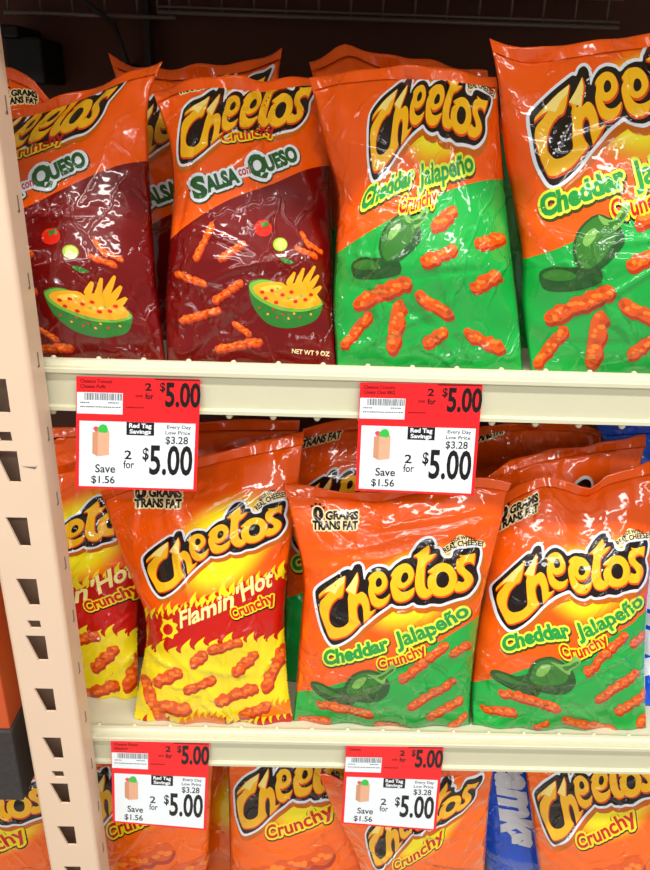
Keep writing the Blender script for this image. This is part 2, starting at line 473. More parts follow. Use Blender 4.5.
def stick_art(a, p, q, w, seed, layer=1.0):
    """a knobbly crunchy snack stick printed on the film"""
    rnd = random.Random(seed); p, q = np.array(p, float), np.array(q, float)
    d = q - p; L = np.linalg.norm(d); d /= L; nn = np.array([-d[1], d[0]])
    n = max(6, int(L / (w * 0.33)))
    def side(sg, k):
        return [p + d * L * i / n + nn * sg * w / 2 * k * (0.7 + 0.55 * rnd.random()) * (0.75 if i in (0, n) else 1) for i in range(n + 1)]
    up, dn = side(1, 1), side(-1, 1)
    loop = smooth_loop(up + [q + d * w * 0.25] + dn[::-1] + [p - d * w * 0.25], 2)
    a.poly([loop + np.array([w * 0.12, w * 0.3])], I('stickdark'), layer)
    a.poly([loop], I('stick'), layer + 0.5)
    for i in range(n):
        c = p + d * L * (i + 0.5) / n + nn * w * (rnd.random() - 0.5) * 0.5
        a.poly([blob(c, (w * (0.16 + 0.16 * rnd.random()), w * (0.12 + 0.1 * rnd.random())), 8)], I('sticklight' if i % 4 else 'stickmid'), layer + 1.0 + 0.12 * (i % 3))

def claims_art(px0, py0, s=1.0, ang=0.0, cheese=None):
    a = Art()
    ca, sa = math.cos(ang), math.sin(ang)
    def T(x, y): return (px0 + s * (x * ca - y * sa), py0 + s * (x * sa + y * ca))
    lay = [(0.18, I('cream'), 0.0, 0, 0), (0.055, I('black'), 1.0, 0, 0)]
    a.text('0', [T(0, 12), T(9, 12)], 13 * s, [(0.14, I('cream'), 0.0, 0, 0), (0.06, I('black'), 1.0, 0, 0)])
    for k, (x, y) in enumerate([(-2, -2), (2, -5), (6.5, -5), (10.5, -2)]):
        a.poly([[T(x + 1.6 * math.cos(t * 1.05), y + 1.6 * math.sin(t * 1.05)) for t in range(6)]], I('black'), 1.0)
    a.text('GRAMS', [T(13, 11), T(47, 11)], 8.5 * s, lay)
    a.text('TRANS FAT', [T(-1, 22), T(47, 22)], 8.5 * s, lay)
    return a

def cheese_art(p0, pm, p1, h):
    """'made with real cheese' arched on two lines"""
    a = Art(); p0, pm, p1 = map(np.array, (p0, pm, p1))
    d = (p1 - p0) / np.linalg.norm(p1 - p0); n = np.array([d[1], -d[0]])
    w = np.linalg.norm(p1 - p0)
    loop = [p0 + n * -h * .35 - d * h * .4, pm + n * -h * .2, p1 - n * h * .3 + d * h * .3, p1 + n * h * 1.2 + d * h * .2, p1 + n * h * 1.4 - d * w * .18, pm + n * h * 2.4, p0 + n * h * 2.1 + d * w * .25, p0 + n * h * 1.1 - d * h * .3]
    a.poly([smooth_loop(loop, 3)], I('cream'), 0.0)
    a.text('REAL CHEESE!', [p0, pm, p1], h, [(0.03, I('black'), 1.0, 0, 0)])
    q = n * h * 1.3
    a.text('MADE WITH', [p0 + q + d * w * .24, pm + q, p1 + q - d * w * .2], h * .72, [(0.03, I('black'), 1.0, 0, 0)])
    return a

def crunchy_art(base, h, h1=None, shear=0.0):
    a = Art()
    a.text('Crunchy', base, h, [(0.17, I('black'), 0.0, .3, .8), (0.135, I('flame'), 0.6, 0, 0), (0.025, I('red'), 1.4, 0, 0)], shear, h1)
    return a

# ---- cheddar jalapeno front, drawn in the frame of the middle bag of the second shelf
def art_jalapeno():
    P = {}
    P['logo'] = logo_art([(333, 647.5), (315, 588), (480.5, 550)])
    P['claim_lettering'] = claims_art(314, 509, 0.93, 0.0)
    P['cheese_lettering'] = cheese_art((446, 554), (462, 547), (483, 547), 5)
    a = Art()
    lay = [(0.20, I('shadow'), 0.0, .6, 1.1), (0.155, I('lime'), 0.6, 0, 0), (0.035, I('green'), 1.4, 0, 0)]
    a.text('Cheddar', [(325, 663.5), (356, 659), (389, 649.5)], 13, lay[:2] + [(0.05, I('green'), 1.4, 0, 0)], 0, 13)
    a.text('Jalapeño', [(398, 648), (434, 634), (469, 612.5)], 15, lay, 0, 13)
    P['flavour_lettering'] = a
    P['texture_lettering'] = crunchy_art([(378.5, 670), (403, 664), (427, 653)], 10.5)
    z = lambda L: [(290 + x / 3.42, 640 + y / 3.42) for x, y in L]
    a = Art()
    a.poly([smooth_loop(z([(72, 138), (100, 140), (150, 165), (200, 160), (225, 205), (200, 230), (150, 214), (98, 186), (74, 160)]), 3)], I('darkleaf'), 0)
    a.poly([smooth_loop(z([(84, 148), (110, 152), (150, 176), (190, 190), (150, 190), (105, 172)]), 3)], I('leaf'), 0.6)
    a.poly([smooth_loop(z([(183, 172), (203, 128), (238, 108), (275, 104), (312, 118), (337, 140), (341, 168), (325, 195), (290, 212), (240, 213), (203, 204)]), 3)], I('darkleaf'), 0.7)
    a.poly([smooth_loop(z([(193, 168), (212, 133), (240, 116), (275, 112), (300, 122), (318, 145), (308, 170), (270, 185), (225, 190), (202, 186)]), 3)], I('leaf'), 1.2)
    a.poly([smooth_loop(z([(212, 160), (225, 138), (247, 128), (262, 132), (252, 150), (232, 165)]), 3)], I('lightleaf'), 1.7)
    a.poly([smooth_loop(z([(262, 118), (298, 122), (323, 110), (345, 89), (364, 95), (356, 113), (330, 131), (322, 148), (300, 142), (284, 132)]), 3)], I('lightleaf'), 2.0)
    a.poly([smooth_loop(z([(300, 130), (326, 118), (350, 100), (354, 108), (328, 127), (315, 138)]), 3)], I('leaf'), 2.5)
    P['pepper_picture'] = a
    a = Art()
    S = [((378, 138), (535, 12), 26), ((548, 48), (612, 10), 24), ((95, 214), (278, 254), 26), ((30, 272), (135, 275), 24), ((190, 322), (238, 296), 20), ((292, 288), (462, 320), 26),
         ((405, 226), (560, 132), 24), ((470, 262), (585, 196), 24), ((540, 300), (600, 250), 22), ((45, 470), (122, 345), 26), ((225, 470), (262, 345), 26), ((380, 420), (560, 372), 26)]
    for i, (p, q, w) in enumerate(S):
        (p, q) = z([p, q]); stick_art(a, p, q, w / 3.42, 10 + i, 0.4)
    P['snack_picture'] = a
    return P

def art_jalapeno_upper():
    """the taller view of pepper and snacks seen on the upper shelf, in the frame of the bag at its right end"""
    P = {}
    z = lambda L: [(500 + x / 4.33, 190 + y / 4.33) for x, y in L]
    a = Art()
    a.poly([smooth_loop(z([(166, 375), (178, 348), (230, 331), (300, 336), (420, 330), (440, 400), (330, 436), (230, 440), (184, 422)]), 3)], I('darkleaf'), 0)
    a.poly([smooth_loop(z([(180, 376), (195, 356), (240, 344), (300, 352), (330, 372), (300, 390), (230, 392)]), 3)], I('leaf'), 0.6)
    a.poly([smooth_loop(z([(318, 240), (342, 172), (390, 122), (432, 104), (474, 118), (512, 138), (538, 182), (540, 232), (512, 276), (470, 318), (420, 352), (362, 358), (326, 312)]), 3)], I('darkleaf'), 0.7)
    a.poly([smooth_loop(z([(328, 240), (352, 178), (394, 132), (432, 114), (470, 128), (508, 160), (500, 220), (460, 280), (410, 330), (366, 344), (338, 305)]), 3)], I('leaf'), 1.2)
    a.poly([smooth_loop(z([(360, 225), (380, 185), (410, 165), (424, 180), (410, 215), (380, 245)]), 3)], I('lightleaf'), 1.7)
    a.poly([smooth_loop(z([(428, 108), (478, 130), (508, 112), (538, 60), (568, 68), (557, 105), (530, 152), (498, 176), (490, 152), (452, 150)]), 3)], I('lightleaf'), 2.0)
    a.poly([smooth_loop(z([(470, 142), (512, 128), (545, 82), (553, 96), (528, 138), (500, 156)]), 3)], I('leaf'), 2.5)
    P['pepper_picture'] = a
    a = Art()
    S = [((205, 555), (480, 432), 62), ((155, 755), (285, 600), 46), ((395, 755), (440, 535), 62), ((525, 490), (690, 560), 58), ((600, 150), (700, 40), 62), ((560, 330), (720, 240), 54),
         ((800, 420), (930, 330), 54), ((760, 640), (930, 700), 58), ((560, 720), (660, 640), 46), ((830, 200), (960, 130), 54)]
    for i, (p, q, w) in enumerate(S):
        p, q = z([p, q]); stick_art(a, p, q, w / 4.33, 130 + i, 0.4)
    P['snack_picture'] = a
    return P

# ---- red flame front, drawn in the frame of the flame bag of the second shelf
def art_flamin():
    P = {}
    P['logo'] = logo_art([(162, 599), (142, 557), (286, 501)])
    P['claim_lettering'] = claims_art(137, 486, 0.95, 0.02)
    P['cheese_lettering'] = cheese_art((258, 510), (270, 501), (286, 496), 5)
    z = lambda L: [(135 + x / 3.94, 570 + y / 3.94) for x, y in L]
    def flames(a, pts, hgt, m, layer, seed, close):
        rnd = random.Random(seed); out = []
        pts = [np.array(p, float) for p in pts]
        for i in range(len(pts) - 1):
            p, q = pts[i], pts[i + 1]; n = max(1, int(np.linalg.norm(q - p) / (hgt * 0.75)))
            for k in range(n):
                b = p + (q - p) * k / n; d = (q - p) / n
                hh = hgt * (0.5 + 0.9 * rnd.random()); up = np.array([0, -hh])
                out += [b + d * .05, b + d * .0 + up * .35, b + d * .25 + up * .7, b + d * .75 + up, b + d * .62 + up * .62, b + d * .75 + up * .25]
        out = smooth_loop([out[0]] + out + [pts[-1]], 2, tuple(range(4, len(out), 6)))[:-4] if len(out) > 8 else out
        out = list(out) + [pts[-1]]
        a.poly([[tuple(p) for p in out] + list(close)], m, layer)
    a = Art()
    # tongues of flame under the logo, the yellow field below and the red foot
    flames(a, z([(0, 185), (90, 178), (180, 150), (290, 118), (370, 88), (470, 52), (560, 20), (640, 0)]), 10, I('flame'), 0.2, 3, z([(640, 30), (560, 50), (470, 86), (370, 122), (290, 152), (180, 182), (90, 212), (0, 220)]))
    flames(a, z([(0, 205), (90, 195), (180, 170), (290, 140), (370, 110), (470, 74), (560, 40), (640, 20)]), 7, I('redzone'), 0.8, 5, z([(640, 60), (560, 80), (470, 110), (370, 150), (290, 180), (180, 210), (90, 240), (0, 250)]))
    flames(a, z([(-20, 335), (80, 330), (180, 330), (290, 300), (400, 290), (520, 285), (680, 250)]), 13, I('flame'), 0.3, 7, z([(680, 700), (-20, 700)]))
    flames(a, z([(-20, 345), (80, 342), (180, 345), (290, 325), (400, 310), (520, 300), (680, 275)]), 6, I('flame'), 0.6, 17, z([(680, 700), (-20, 700)]))
    flames(a, [(120, 722), (180, 727), (215, 724), (250, 727), (300, 716)], 9, I('redzone'), 1.0, 9, [(300, 800), (120, 800)])
    flames(a, [(180, 722), (200, 718), (225, 719)], 8, I('flamehot'), 1.3, 11, [(225, 723), (180, 725)])
    flames(a, [(262, 712), (275, 706), (292, 700)], 8, I('flamehot'), 1.3, 12, [(292, 712), (262, 716)])
    P['flame_picture'] = a
    a = Art()
    lay = [(0.09, I('redzone'), 2.0, .6, 1.0), (0.025, I('hotlight'), 2.9, 0, 0)]
    a.text("Flamin'", [(181, 627.5), (207, 617), (238, 603.5)], 15, lay, 0.42, 15)
    a.text('Hot', [(243, 601), (257, 592), (271, 586)], 16, lay, 0.42, 16)
    P['flavour_lettering'] = a
    a = Art()
    a.text('Crunchy', [(233.5, 618.5), (252, 611), (275, 601)], 10, [(0.17, I('black'), 1.9, .3, .8), (0.13, I('flame'), 2.4, 0, 0), (0.035, I('red'), 3.2, 0, 0)])
    P['texture_lettering'] = a
    a = Art()
    a.poly([smooth_loop(z([(100, 235), (112, 205), (105, 188), (130, 198), (148, 190), (150, 205), (170, 212), (162, 228), (172, 245), (155, 255), (150, 272), (128, 262), (108, 275), (112, 255)]), 2)], I('flame'), 2.0)
    a.poly([blob(z([(131, 234)])[0], (5, 5.6))], I('red'), 2.6)
    P['pepper_emblem'] = a
    a = Art()
    z6 = lambda L: [(130 + x / 3.82, 640 + y / 3.82) for x, y in L]
    S = [((95, 158), (190, 118), 38), ((235, 92), (285, 48), 36), ((52, 140), (128, 330), 40), ((110, 245), (225, 255), 42), ((512, 185), (590, 20), 42), ((330, 235), (480, 180), 36),
         ((395, 130), (480, 50), 34), ((300, 40), (420, 5), 32), ((420, 290), (530, 240), 34), ((210, 190), (320, 150), 30)]
    for i, (p, q, w) in enumerate(S):
        p, q = z6([p, q]); stick_art(a, p, q, w / 3.82, 40 + i, 1.6)
    P['snack_picture'] = a
    return P

# ---- salsa con queso front, drawn in the frame of the second bag of the upper shelf
def art_salsa():
    P = {}
    P['logo'] = logo_art([(181, 167), (184, 106), (317, 85)])
    P['claim_lettering'] = claims_art(176, 78, 0.75, -0.25)
    P['texture_lettering'] = crunchy_art([(222, 142.5), (248, 139), (275, 134)], 10.5)
    a = Art()
    lay = [(0.22, I('shadow'), 0.0, .6, .9), (0.18, I('white'), 0.6, 0, 0), (0.06, I('darkgreentext'), 1.4, 0, 0)]
    a.text('S', [(196, 198), (207, 195)], 19, lay)
    a.text('ALSA', [(209, 191.5), (239, 182)], 14, lay)
    a.text('con', [(239.5, 176.5), (250.5, 174)], 9, [(0.2, I('white'), 0.55, 0, 0), (0.025, I('red'), 1.4, 0, 0)])
    a.text('Q', [(252, 177), (267, 173)], 19, lay)
    a.text('UESO', [(268, 172), (298, 160)], 14, lay)
    P['flavour_lettering'] = a
    a = Art(); a.text('NET WT 9 OZ', [(292, 353), (310, 354.5), (329, 356)], 4.2, [(0.02, I('cream'), 0.5, 0, 0)]); P['net_weight_lettering'] = a
    z = lambda L: [(150 + x / 3.61, 190 + y / 3.61) for x, y in L]
    a = Art()
    a.poly([smooth_loop(z([(356, 345), (368, 330), (420, 322), (560, 370), (618, 395), (622, 420), (602, 465), (560, 488), (500, 500), (440, 490), (400, 460), (368, 410)]), 3)], I('bowl'), 0)
    a.poly([smooth_loop(z([(358, 350), (372, 332), (430, 326), (560, 375), (618, 402), (614, 420), (560, 438), (480, 436), (410, 408), (372, 380)]), 3)], I('bowlrim'), 0.6)
    a.poly([smooth_loop(z([(372, 352), (400, 335), (470, 332), (495, 345), (540, 330), (580, 352), (612, 392), (612, 412), (560, 428), (490, 424), (420, 400), (384, 374)]), 3)], I('cheese'), 1.2)
    for i, (p, q) in enumerate([((530, 345), (552, 288)), ((555, 345), (590, 282)), ((575, 352), (604, 312)), ((500, 340), (520, 300)), ((590, 370), (614, 350))]):
        p, q = z([p, q]); p, q = np.array(p), np.array(q); n_ = np.array([-(q - p)[1], (q - p)[0]]); n_ /= np.linalg.norm(n_)
        a.poly([smooth_loop([p + n_ * 3, q + n_ * 1.6, q + (q - p) * .1, q - n_ * 1.6, p - n_ * 3], 3)], I('cheese'), 1.3 + .1 * i)
    a.poly([smooth_loop(z([(400, 352), (450, 342), (480, 352), (440, 366), (410, 366)]), 3)], I('cheeselight'), 1.9)
    for i, (x, y) in enumerate([(405, 368), (440, 362), (418, 390), (478, 378), (510, 368), (560, 396), (525, 402), (580, 378), (455, 405)]):
        a.poly([blob(z([(x, y)])[0], (2.3, 1.9), 7)], I('tomato'), 2.4)
    for i, (x, y) in enumerate([(460, 355), (500, 390), (545, 382)]):
        a.poly([blob(z([(x, y)])[0], (1.6, 1.2), 6)], I('bowlrim'), 2.4)
    for i, (x, y) in enumerate([(395, 425), (425, 448), (460, 460), (500, 464), (540, 460), (580, 448), (445, 430), (520, 446), (480, 448)]):
        a.poly([blob(z([(x, y)])[0], (1.3, 1.3), 6)], I('cheese' if i % 2 else 'tomato'), 0.9)
    P['queso_bowl_picture'] = a
    a = Art()
    a.poly([blob(z([(408, 138)])[0], (9, 8.5))], I('tomato'), 0)
    a.poly([smooth_loop(z([(392, 112), (412, 118), (430, 108), (424, 124), (440, 130), (416, 130), (404, 140), (404, 124)]), 2)], I('bowl'), 0.6)
    P['tomato_picture'] = a
    a = Art()
    a.poly([blob(z([(470, 196)])[0], (7.3, 7))], I('limegreen'), 0)
    a.poly([blob(z([(472, 196)])[0], (5.6, 5.4))], I('limein'), 0.6)
    a.poly([smooth_loop(z([(470, 246), (490, 246), (520, 262), (500, 268), (478, 260)]), 3)], I('leaf'), 0)
    P['lime_picture'] = a
    a = Art()
    S = [((545, 150), (575, 205), 16), ((525, 205), (600, 240), 18), ((560, 180), (620, 225), 14), ((165, 250), (225, 120), 22), ((95, 300), (200, 340), 22), ((110, 470), (250, 430), 24), ((230, 400), (330, 330), 24), ((240, 570), (400, 545), 26), ((250, 250), (340, 190), 22), ((300, 480), (360, 520), 22)]
    for i, (p, q, w) in enumerate(S):
        p, q = z([p, q]); stick_art(a, p, q, w / 3.61, 70 + i, 0.3)
    P['snack_picture'] = a
    return P

# ---- plain crunchy front, drawn in the frame of the right bag of the lowest shelf
def art_plain():
    P = {}
    P['logo'] = logo_art([(556, 847), (533.5, 792), (656, 754)])
    P['texture_lettering'] = crunchy_art([(579, 848.5), (606, 838), (637, 820.5)], 14.5, 14)
    a = Art()
    S = [((560, 905), (640, 875), 16), ((600, 925), (680, 890), 16), ((545, 940), (600, 915), 15), ((570, 965), (660, 935), 17), ((540, 985), (610, 970), 15), ((630, 970), (690, 925), 15)]
    for i, (p, q, w) in enumerate(S): stick_art(a, (p[0], p[1] - 12), (q[0], q[1] - 12), w, 90 + i, 0.3)
    P['snack_picture'] = a
    return P

# ---- blue bag: tall white letters running down the film, in its own frame (0-100 across, 0-130 down)
def art_blue():
    P = {}
    a = Art()
    a.text('eamks', [(20, 0), (20, 68)], 33, [(0.06, I('bluewhite'), 0.5, 0, 0)], 0.15)
    P['vertical_lettering'] = a
    return P

# ------------------------------------------------------------------ snack bags
NU, NV = 72, 100
SEAL = 0.962
class Bag:
    def __init__(s, top, left, right, bot, deck, Yt=0.085, Yb=0.06, T=0.042, seed=1, Ytr=None, Ybr=None, crease=13, camp=1.25):
        s.T, s.seed, s.ncre, s.camp = T, seed, crease, camp
        s.nu, s.nv_ = (NU, NV) if T > 0.0285 else (40, 56)      # bags mostly hidden behind others are gridded coarser
        Ytr = Yt if Ytr is None else Ytr; Ybr = Yb if Ybr is None else Ybr
        s.bot = np.array([at_yz(bot[0], Yb, deck), at_yz(bot[1], Ybr, deck)])
        pb = proj(s.bot)
        tp = np.array(top, float)
        tu = (tp[:, 0] - tp[0, 0]) / (tp[-1, 0] - tp[0, 0])
        s.tu = tu; s.tP = np.array([at_y(x, y, Yt + (Ytr - Yt) * u) for (x, y), u in zip(tp, tu)])
        def side(pts, c_top, c_bot, ya, yb):
            q = [tuple(c_top)] + list(pts) + [tuple(c_bot)]
            vv = [1 - (y - c_top[1]) / (c_bot[1] - c_top[1]) for _, y in q]
            P = np.array([at_y(x, y, yb + (ya - yb) * v) for (x, y), v in zip(q, vv)])
            o = np.argsort(vv)
            return np.array(vv)[o], P[o]
        s.lv, s.lP = side(left, tp[0], pb[0], Yt, Yb)
        s.rv, s.rP = side(right, tp[-1], pb[1], Ytr, Ybr)
        a = (s.tP[-1] + s.bot[1] - s.tP[0] - s.bot[0]); b = (s.tP[0] + s.tP[-1] - s.bot[0] - s.bot[1])
        n = np.cross(a, b); n /= np.linalg.norm(n)
        s.n = n if n[1] < 0 else -n
        s.wid = np.linalg.norm(a) / 2; s.hgt = np.linalg.norm(b) / 2
        s.fit = None; s.A = None
        rnd = random.Random(seed)
        s.cre = []
        for i in range(crease):
            c = np.array([rnd.uniform(.08, .92), rnd.uniform(.08, .9)]); th = rnd.uniform(0, math.pi); L = rnd.uniform(.16, .5)
            s.cre.append((c, np.array([math.cos(th), math.sin(th)]), L, rnd.choice((-1, 1, 1)) * rnd.uniform(.0014, .0034) * camp, rnd.uniform(.013, .024), rnd.uniform(-.3, .3)))
        s.ph = [rnd.uniform(0, 6.28) for _ in range(12)]
    @staticmethod
    def pl(x, xs, P):
        """poly-line with soft corners, linear beyond the ends"""
        x = np.asarray(x, float)
        h = 0.05
        def lerp(t):
            r = np.stack([np.interp(t, xs, P[:, k]) for k in range(3)], -1)
            lo = t < xs[0]; hi = t > xs[-1]
            r = np.where(lo[..., None], P[0] + (P[1] - P[0]) * ((t - xs[0]) / (xs[1] - xs[0]))[..., None], r)
            return np.where(hi[..., None], P[-1] + (P[-1] - P[-2]) * ((t - xs[-1]) / (xs[-1] - xs[-2]))[..., None], r)
        w = np.minimum(h, np.minimum(np.abs(x - xs[0]), np.abs(x - xs[-1])))
        return (lerp(x - w) + 2 * lerp(x) + lerp(x + w)) / 4
    def base(s, u, v):
        u, v = np.asarray(u, float), np.asarray(v, float)
        Bp = s.bot[0] + (s.bot[1] - s.bot[0]) * u[..., None]
        Tp = s.pl(u, s.tu, s.tP); Lp = s.pl(v, s.lv, s.lP); Rp = s.pl(v, s.rv, s.rP)
        u_, v_ = u[..., None], v[..., None]
        return (1 - v_) * Bp + v_ * Tp + (1 - u_) * Lp + u_ * Rp - ((1 - u_) * (1 - v_) * s.bot[0] + u_ * (1 - v_) * s.bot[1] + (1 - u_) * v_ * s.tP[0] + u_ * v_ * s.tP[-1])
    def bulge(s, u, v):
        a = np.clip(np.abs(2 * u - 1), 0, 1); t = np.clip(v / SEAL, 0, 1)
        f = np.clip(1 - a ** 2.3, 0, 1) ** 0.66
        g = np.clip(1 - t ** 3.2, 0, 1) ** 0.85 * (0.12 + 0.88 * np.clip(t / 0.36, 0, 1) ** 0.8)
        return s.T * f * g
    def nv(s, v):
        k = np.clip(v / 0.3, 0, 1)[..., None]; h = s.n * np.array([1, 1, 0]); h /= np.linalg.norm(h)
        q = h * (1 - k) + s.n * k
        return q / np.linalg.norm(q, axis=-1, keepdims=True)
    def wrinkle(s, u, v):
        ed = np.clip(np.minimum(u, 1 - u) / 0.05, 0, 1) * np.clip((SEAL - v) / 0.02, 0, 1)
        h = np.zeros_like(u); y = v * s.hgt / s.wid
        for c, d, L, A, w, bend in s.cre:
            dx, dy = u - c[0], y - c[1] * s.hgt / s.wid
            t = dx * d[0] + dy * d[1]; q = -dx * d[1] + dy * d[0] + bend * t * t
            tap = np.clip(1 - (t / L) ** 2, 0, 1)
            h += A * np.exp(-np.abs(q) / w * 0.9) * tap - A * 0.5 * np.exp(-(q / (w * 4)) ** 2) * tap
        p = s.ph
        h += s.camp * 0.0016 * (np.sin(5 * u + 4 * y + p[0]) * np.sin(-3 * u + 7 * y + p[1]))
        # puckers fanning down from the crimped seal
        k = np.clip(v / SEAL, 0, 1)
        fan = (u - .5) / (1 + .5 * (1 - k))
        h += s.camp * 0.0022 * (np.sin(34 * fan + p[2]) * 0.6 + np.sin(57 * fan + p[3]) * 0.4) * np.exp(-(1 - k) / 0.10)
        h += s.camp * 0.0016 * np.sin(26 * u + p[4]) * np.exp(-k / 0.07)
        # side pleats
        h += s.camp * 0.0018 * np.sin(30 * y + p[5] + 8 * u) * (np.exp(-u / .09) + np.exp(-(1 - u) / .09))
        return h * ed
    def front(s, u, v, wr=True):
        b = s.bulge(u, v)
        if wr: b = b + s.wrinkle(u, v)
        return s.base(u, v) + s.nv(np.asarray(v, float)) * b[..., None]
    def invert(s, px):
        """film coordinates (u, v) at which the smooth front shows at these picture points"""
        px = np.asarray(px, float).reshape(-1, 2)
        g = np.linspace(-.05, 1.05, 45); U, V = np.meshgrid(g, g)
        Q = proj(s.front(U, V, False)).reshape(-1, 2); uv = np.stack([U.ravel(), V.ravel()], -1)
        out = np.empty_like(px)
        for i in range(0, len(px), 2000):
            d = ((px[i:i + 2000, None] - Q[None]) ** 2).sum(-1); out[i:i + 2000] = uv[d.argmin(1)]
        f = lambda w: proj(s.front(w[:, 0], w[:, 1], False))
        for _ in range(8):
            e = 1e-4; r = px - f(out)
            du = (f(out + [e, 0]) - f(out - [e, 0])) / (2 * e); dv = (f(out + [0, e]) - f(out - [0, e])) / (2 * e)
            det = du[:, 0] * dv[:, 1] - du[:, 1] * dv[:, 0]; det = np.where(np.abs(det) < 1e-3, 1e9, det)
            st = np.stack([(r[:, 0] * dv[:, 1] - r[:, 1] * dv[:, 0]) / det, (du[:, 0] * r[:, 1] - du[:, 1] * r[:, 0]) / det], -1)
            out = out + np.clip(st, -.1, .1)
        return out
    def grid(s):
        if s.A is None:
            U, V = np.meshgrid(np.linspace(0, 1, s.nu + 1), np.linspace(0, SEAL, s.nv_ + 1), indexing='ij')
            s.U, s.V = U, V
            s.A = s.front(U, V)
            du = np.gradient(s.A, axis=0); dv = np.gradient(s.A, axis=1)
            n = np.cross(du, dv); n /= np.maximum(np.linalg.norm(n, axis=-1, keepdims=True), 1e-12)
            s.Nn = n if n[s.nu // 2, s.nv_ // 2] @ s.n > 0 else -n
        return s.A, s.Nn
    def sample(s, uv):
        A, Nn = s.grid()
        x = np.clip(uv[:, 0] * s.nu, 0, s.nu - 1e-6); y = np.clip(uv[:, 1] / SEAL * s.nv_, 0, s.nv_ - 1e-6)
        i, j = x.astype(int), y.astype(int); a, b = (x - i)[:, None], (y - j)[:, None]
        def tri(G):
            p00, p10, p01, p11 = G[i, j], G[i + 1, j], G[i, j + 1], G[i + 1, j + 1]
            lo = p00 + (p10 - p00) * a + (p11 - p10) * b
            up = p00 + (p01 - p00) * b + (p11 - p01) * a
            return np.where(a >= b, lo, up)
        return tri(A), tri(Nn)

def split_axis(T, extra, ax, k0, k1):
    """cut a triangle soup (n,3,2) along the integer lines k0..k1 of one axis"""
    for k in range(k0, k1 + 1):
        c = T[..., ax]
        cross = (c.min(1) < k - 1e-7) & (c.max(1) > k + 1e-7)
        if not cross.any(): continue
        S, E_ = T[cross], extra[cross]
        side = (S[..., ax] > k).astype(int)
        lone_val = np.where(side.sum(1) == 1, 1, 0)
        lone = np.argmax(side == lone_val[:, None], axis=1)
        idx = np.arange(len(S))
        a, b, d = S[idx, lone], S[idx, (lone + 1) % 3], S[idx, (lone + 2) % 3]
        def cut(p, q):
            t = ((k - p[:, ax]) / np.where(np.abs(q[:, ax] - p[:, ax]) < 1e-12, 1e-12, q[:, ax] - p[:, ax]))[:, None]
            return p + (q - p) * np.clip(t, 0, 1)
        ab, ad = cut(a, b), cut(a, d)
        new = np.concatenate([np.stack([a, ab, ad], 1), np.stack([ab, b, d], 1), np.stack([ab, d, ad], 1)])
        T = np.concatenate([T[~cross], new]); extra = np.concatenate([extra[~cross], E_, E_, E_])
    return T, extra

LAYER = 0.00016
def print_part(bag, art, fmap, name, parent, own=None):
    """lay a piece of flat artwork onto the front film of a bag"""
    T, lay, mi = art.join()
    if not hasattr(art, 'uv'):
        art.uv = fmap['ref'].invert(T.reshape(-1, 2)) if 'ref' in fmap else fmap['to_uv'](T.reshape(-1, 2))
    uvc = art.uv
    ft = bag.fit if own is None else own
    w = uvc if ft is None or ft is False else (np.c_[uvc, np.ones(len(uvc))] @ ft)
    G = np.stack([w[:, 0] * bag.nu, w[:, 1] / SEAL * bag.nv_], -1).reshape(-1, 3, 2)
    ex = np.stack([lay, mi], -1)
    lo, hi = np.floor(G.min((0, 1))).astype(int), np.ceil(G.max((0, 1))).astype(int)
    G, ex = split_axis(G, ex, 0, max(0, lo[0]), min(bag.nu, hi[0])); G, ex = split_axis(G, ex, 1, max(0, lo[1]), min(bag.nv_, hi[1]))
    c = G.mean(1)
    ar = 0.5 * np.abs((G[:, 1, 0] - G[:, 0, 0]) * (G[:, 2, 1] - G[:, 0, 1]) - (G[:, 1, 1] - G[:, 0, 1]) * (G[:, 2, 0] - G[:, 0, 0]))
    ok = (c[:, 0] > 0.3) & (c[:, 0] < bag.nu - 0.3) & (c[:, 1] > 0) & (c[:, 1] < bag.nv_) & (ar > 1e-5)
    G, ex = G[ok], ex[ok]
    if len(G) == 0: return None
    flip = ((G[:, 1, 0] - G[:, 0, 0]) * (G[:, 2, 1] - G[:, 0, 1]) - (G[:, 1, 1] - G[:, 0, 1]) * (G[:, 2, 0] - G[:, 0, 0])) < 0
    G[flip] = G[flip][:, ::-1]
    q = np.stack([G[..., 0].ravel() / bag.nu, G[..., 1].ravel() / bag.nv_ * SEAL], -1)
    P, Nn = bag.sample(q)
    P = P + Nn * (0.00025 + np.repeat(ex[:, 0], 3) * LAYER)[:, None]
    uv = q if bag.fit is None else (q - bag.fit[2]) @ np.linalg.inv(bag.fit[:2])
    Fc = np.arange(len(P)).reshape(-1, 3)
    me = mesh_np(name, P, Fc, art.mats, ex[:, 1].astype(int), uv, Nn / np.linalg.norm(Nn, axis=1, keepdims=True))
    return link(name, me, parent)

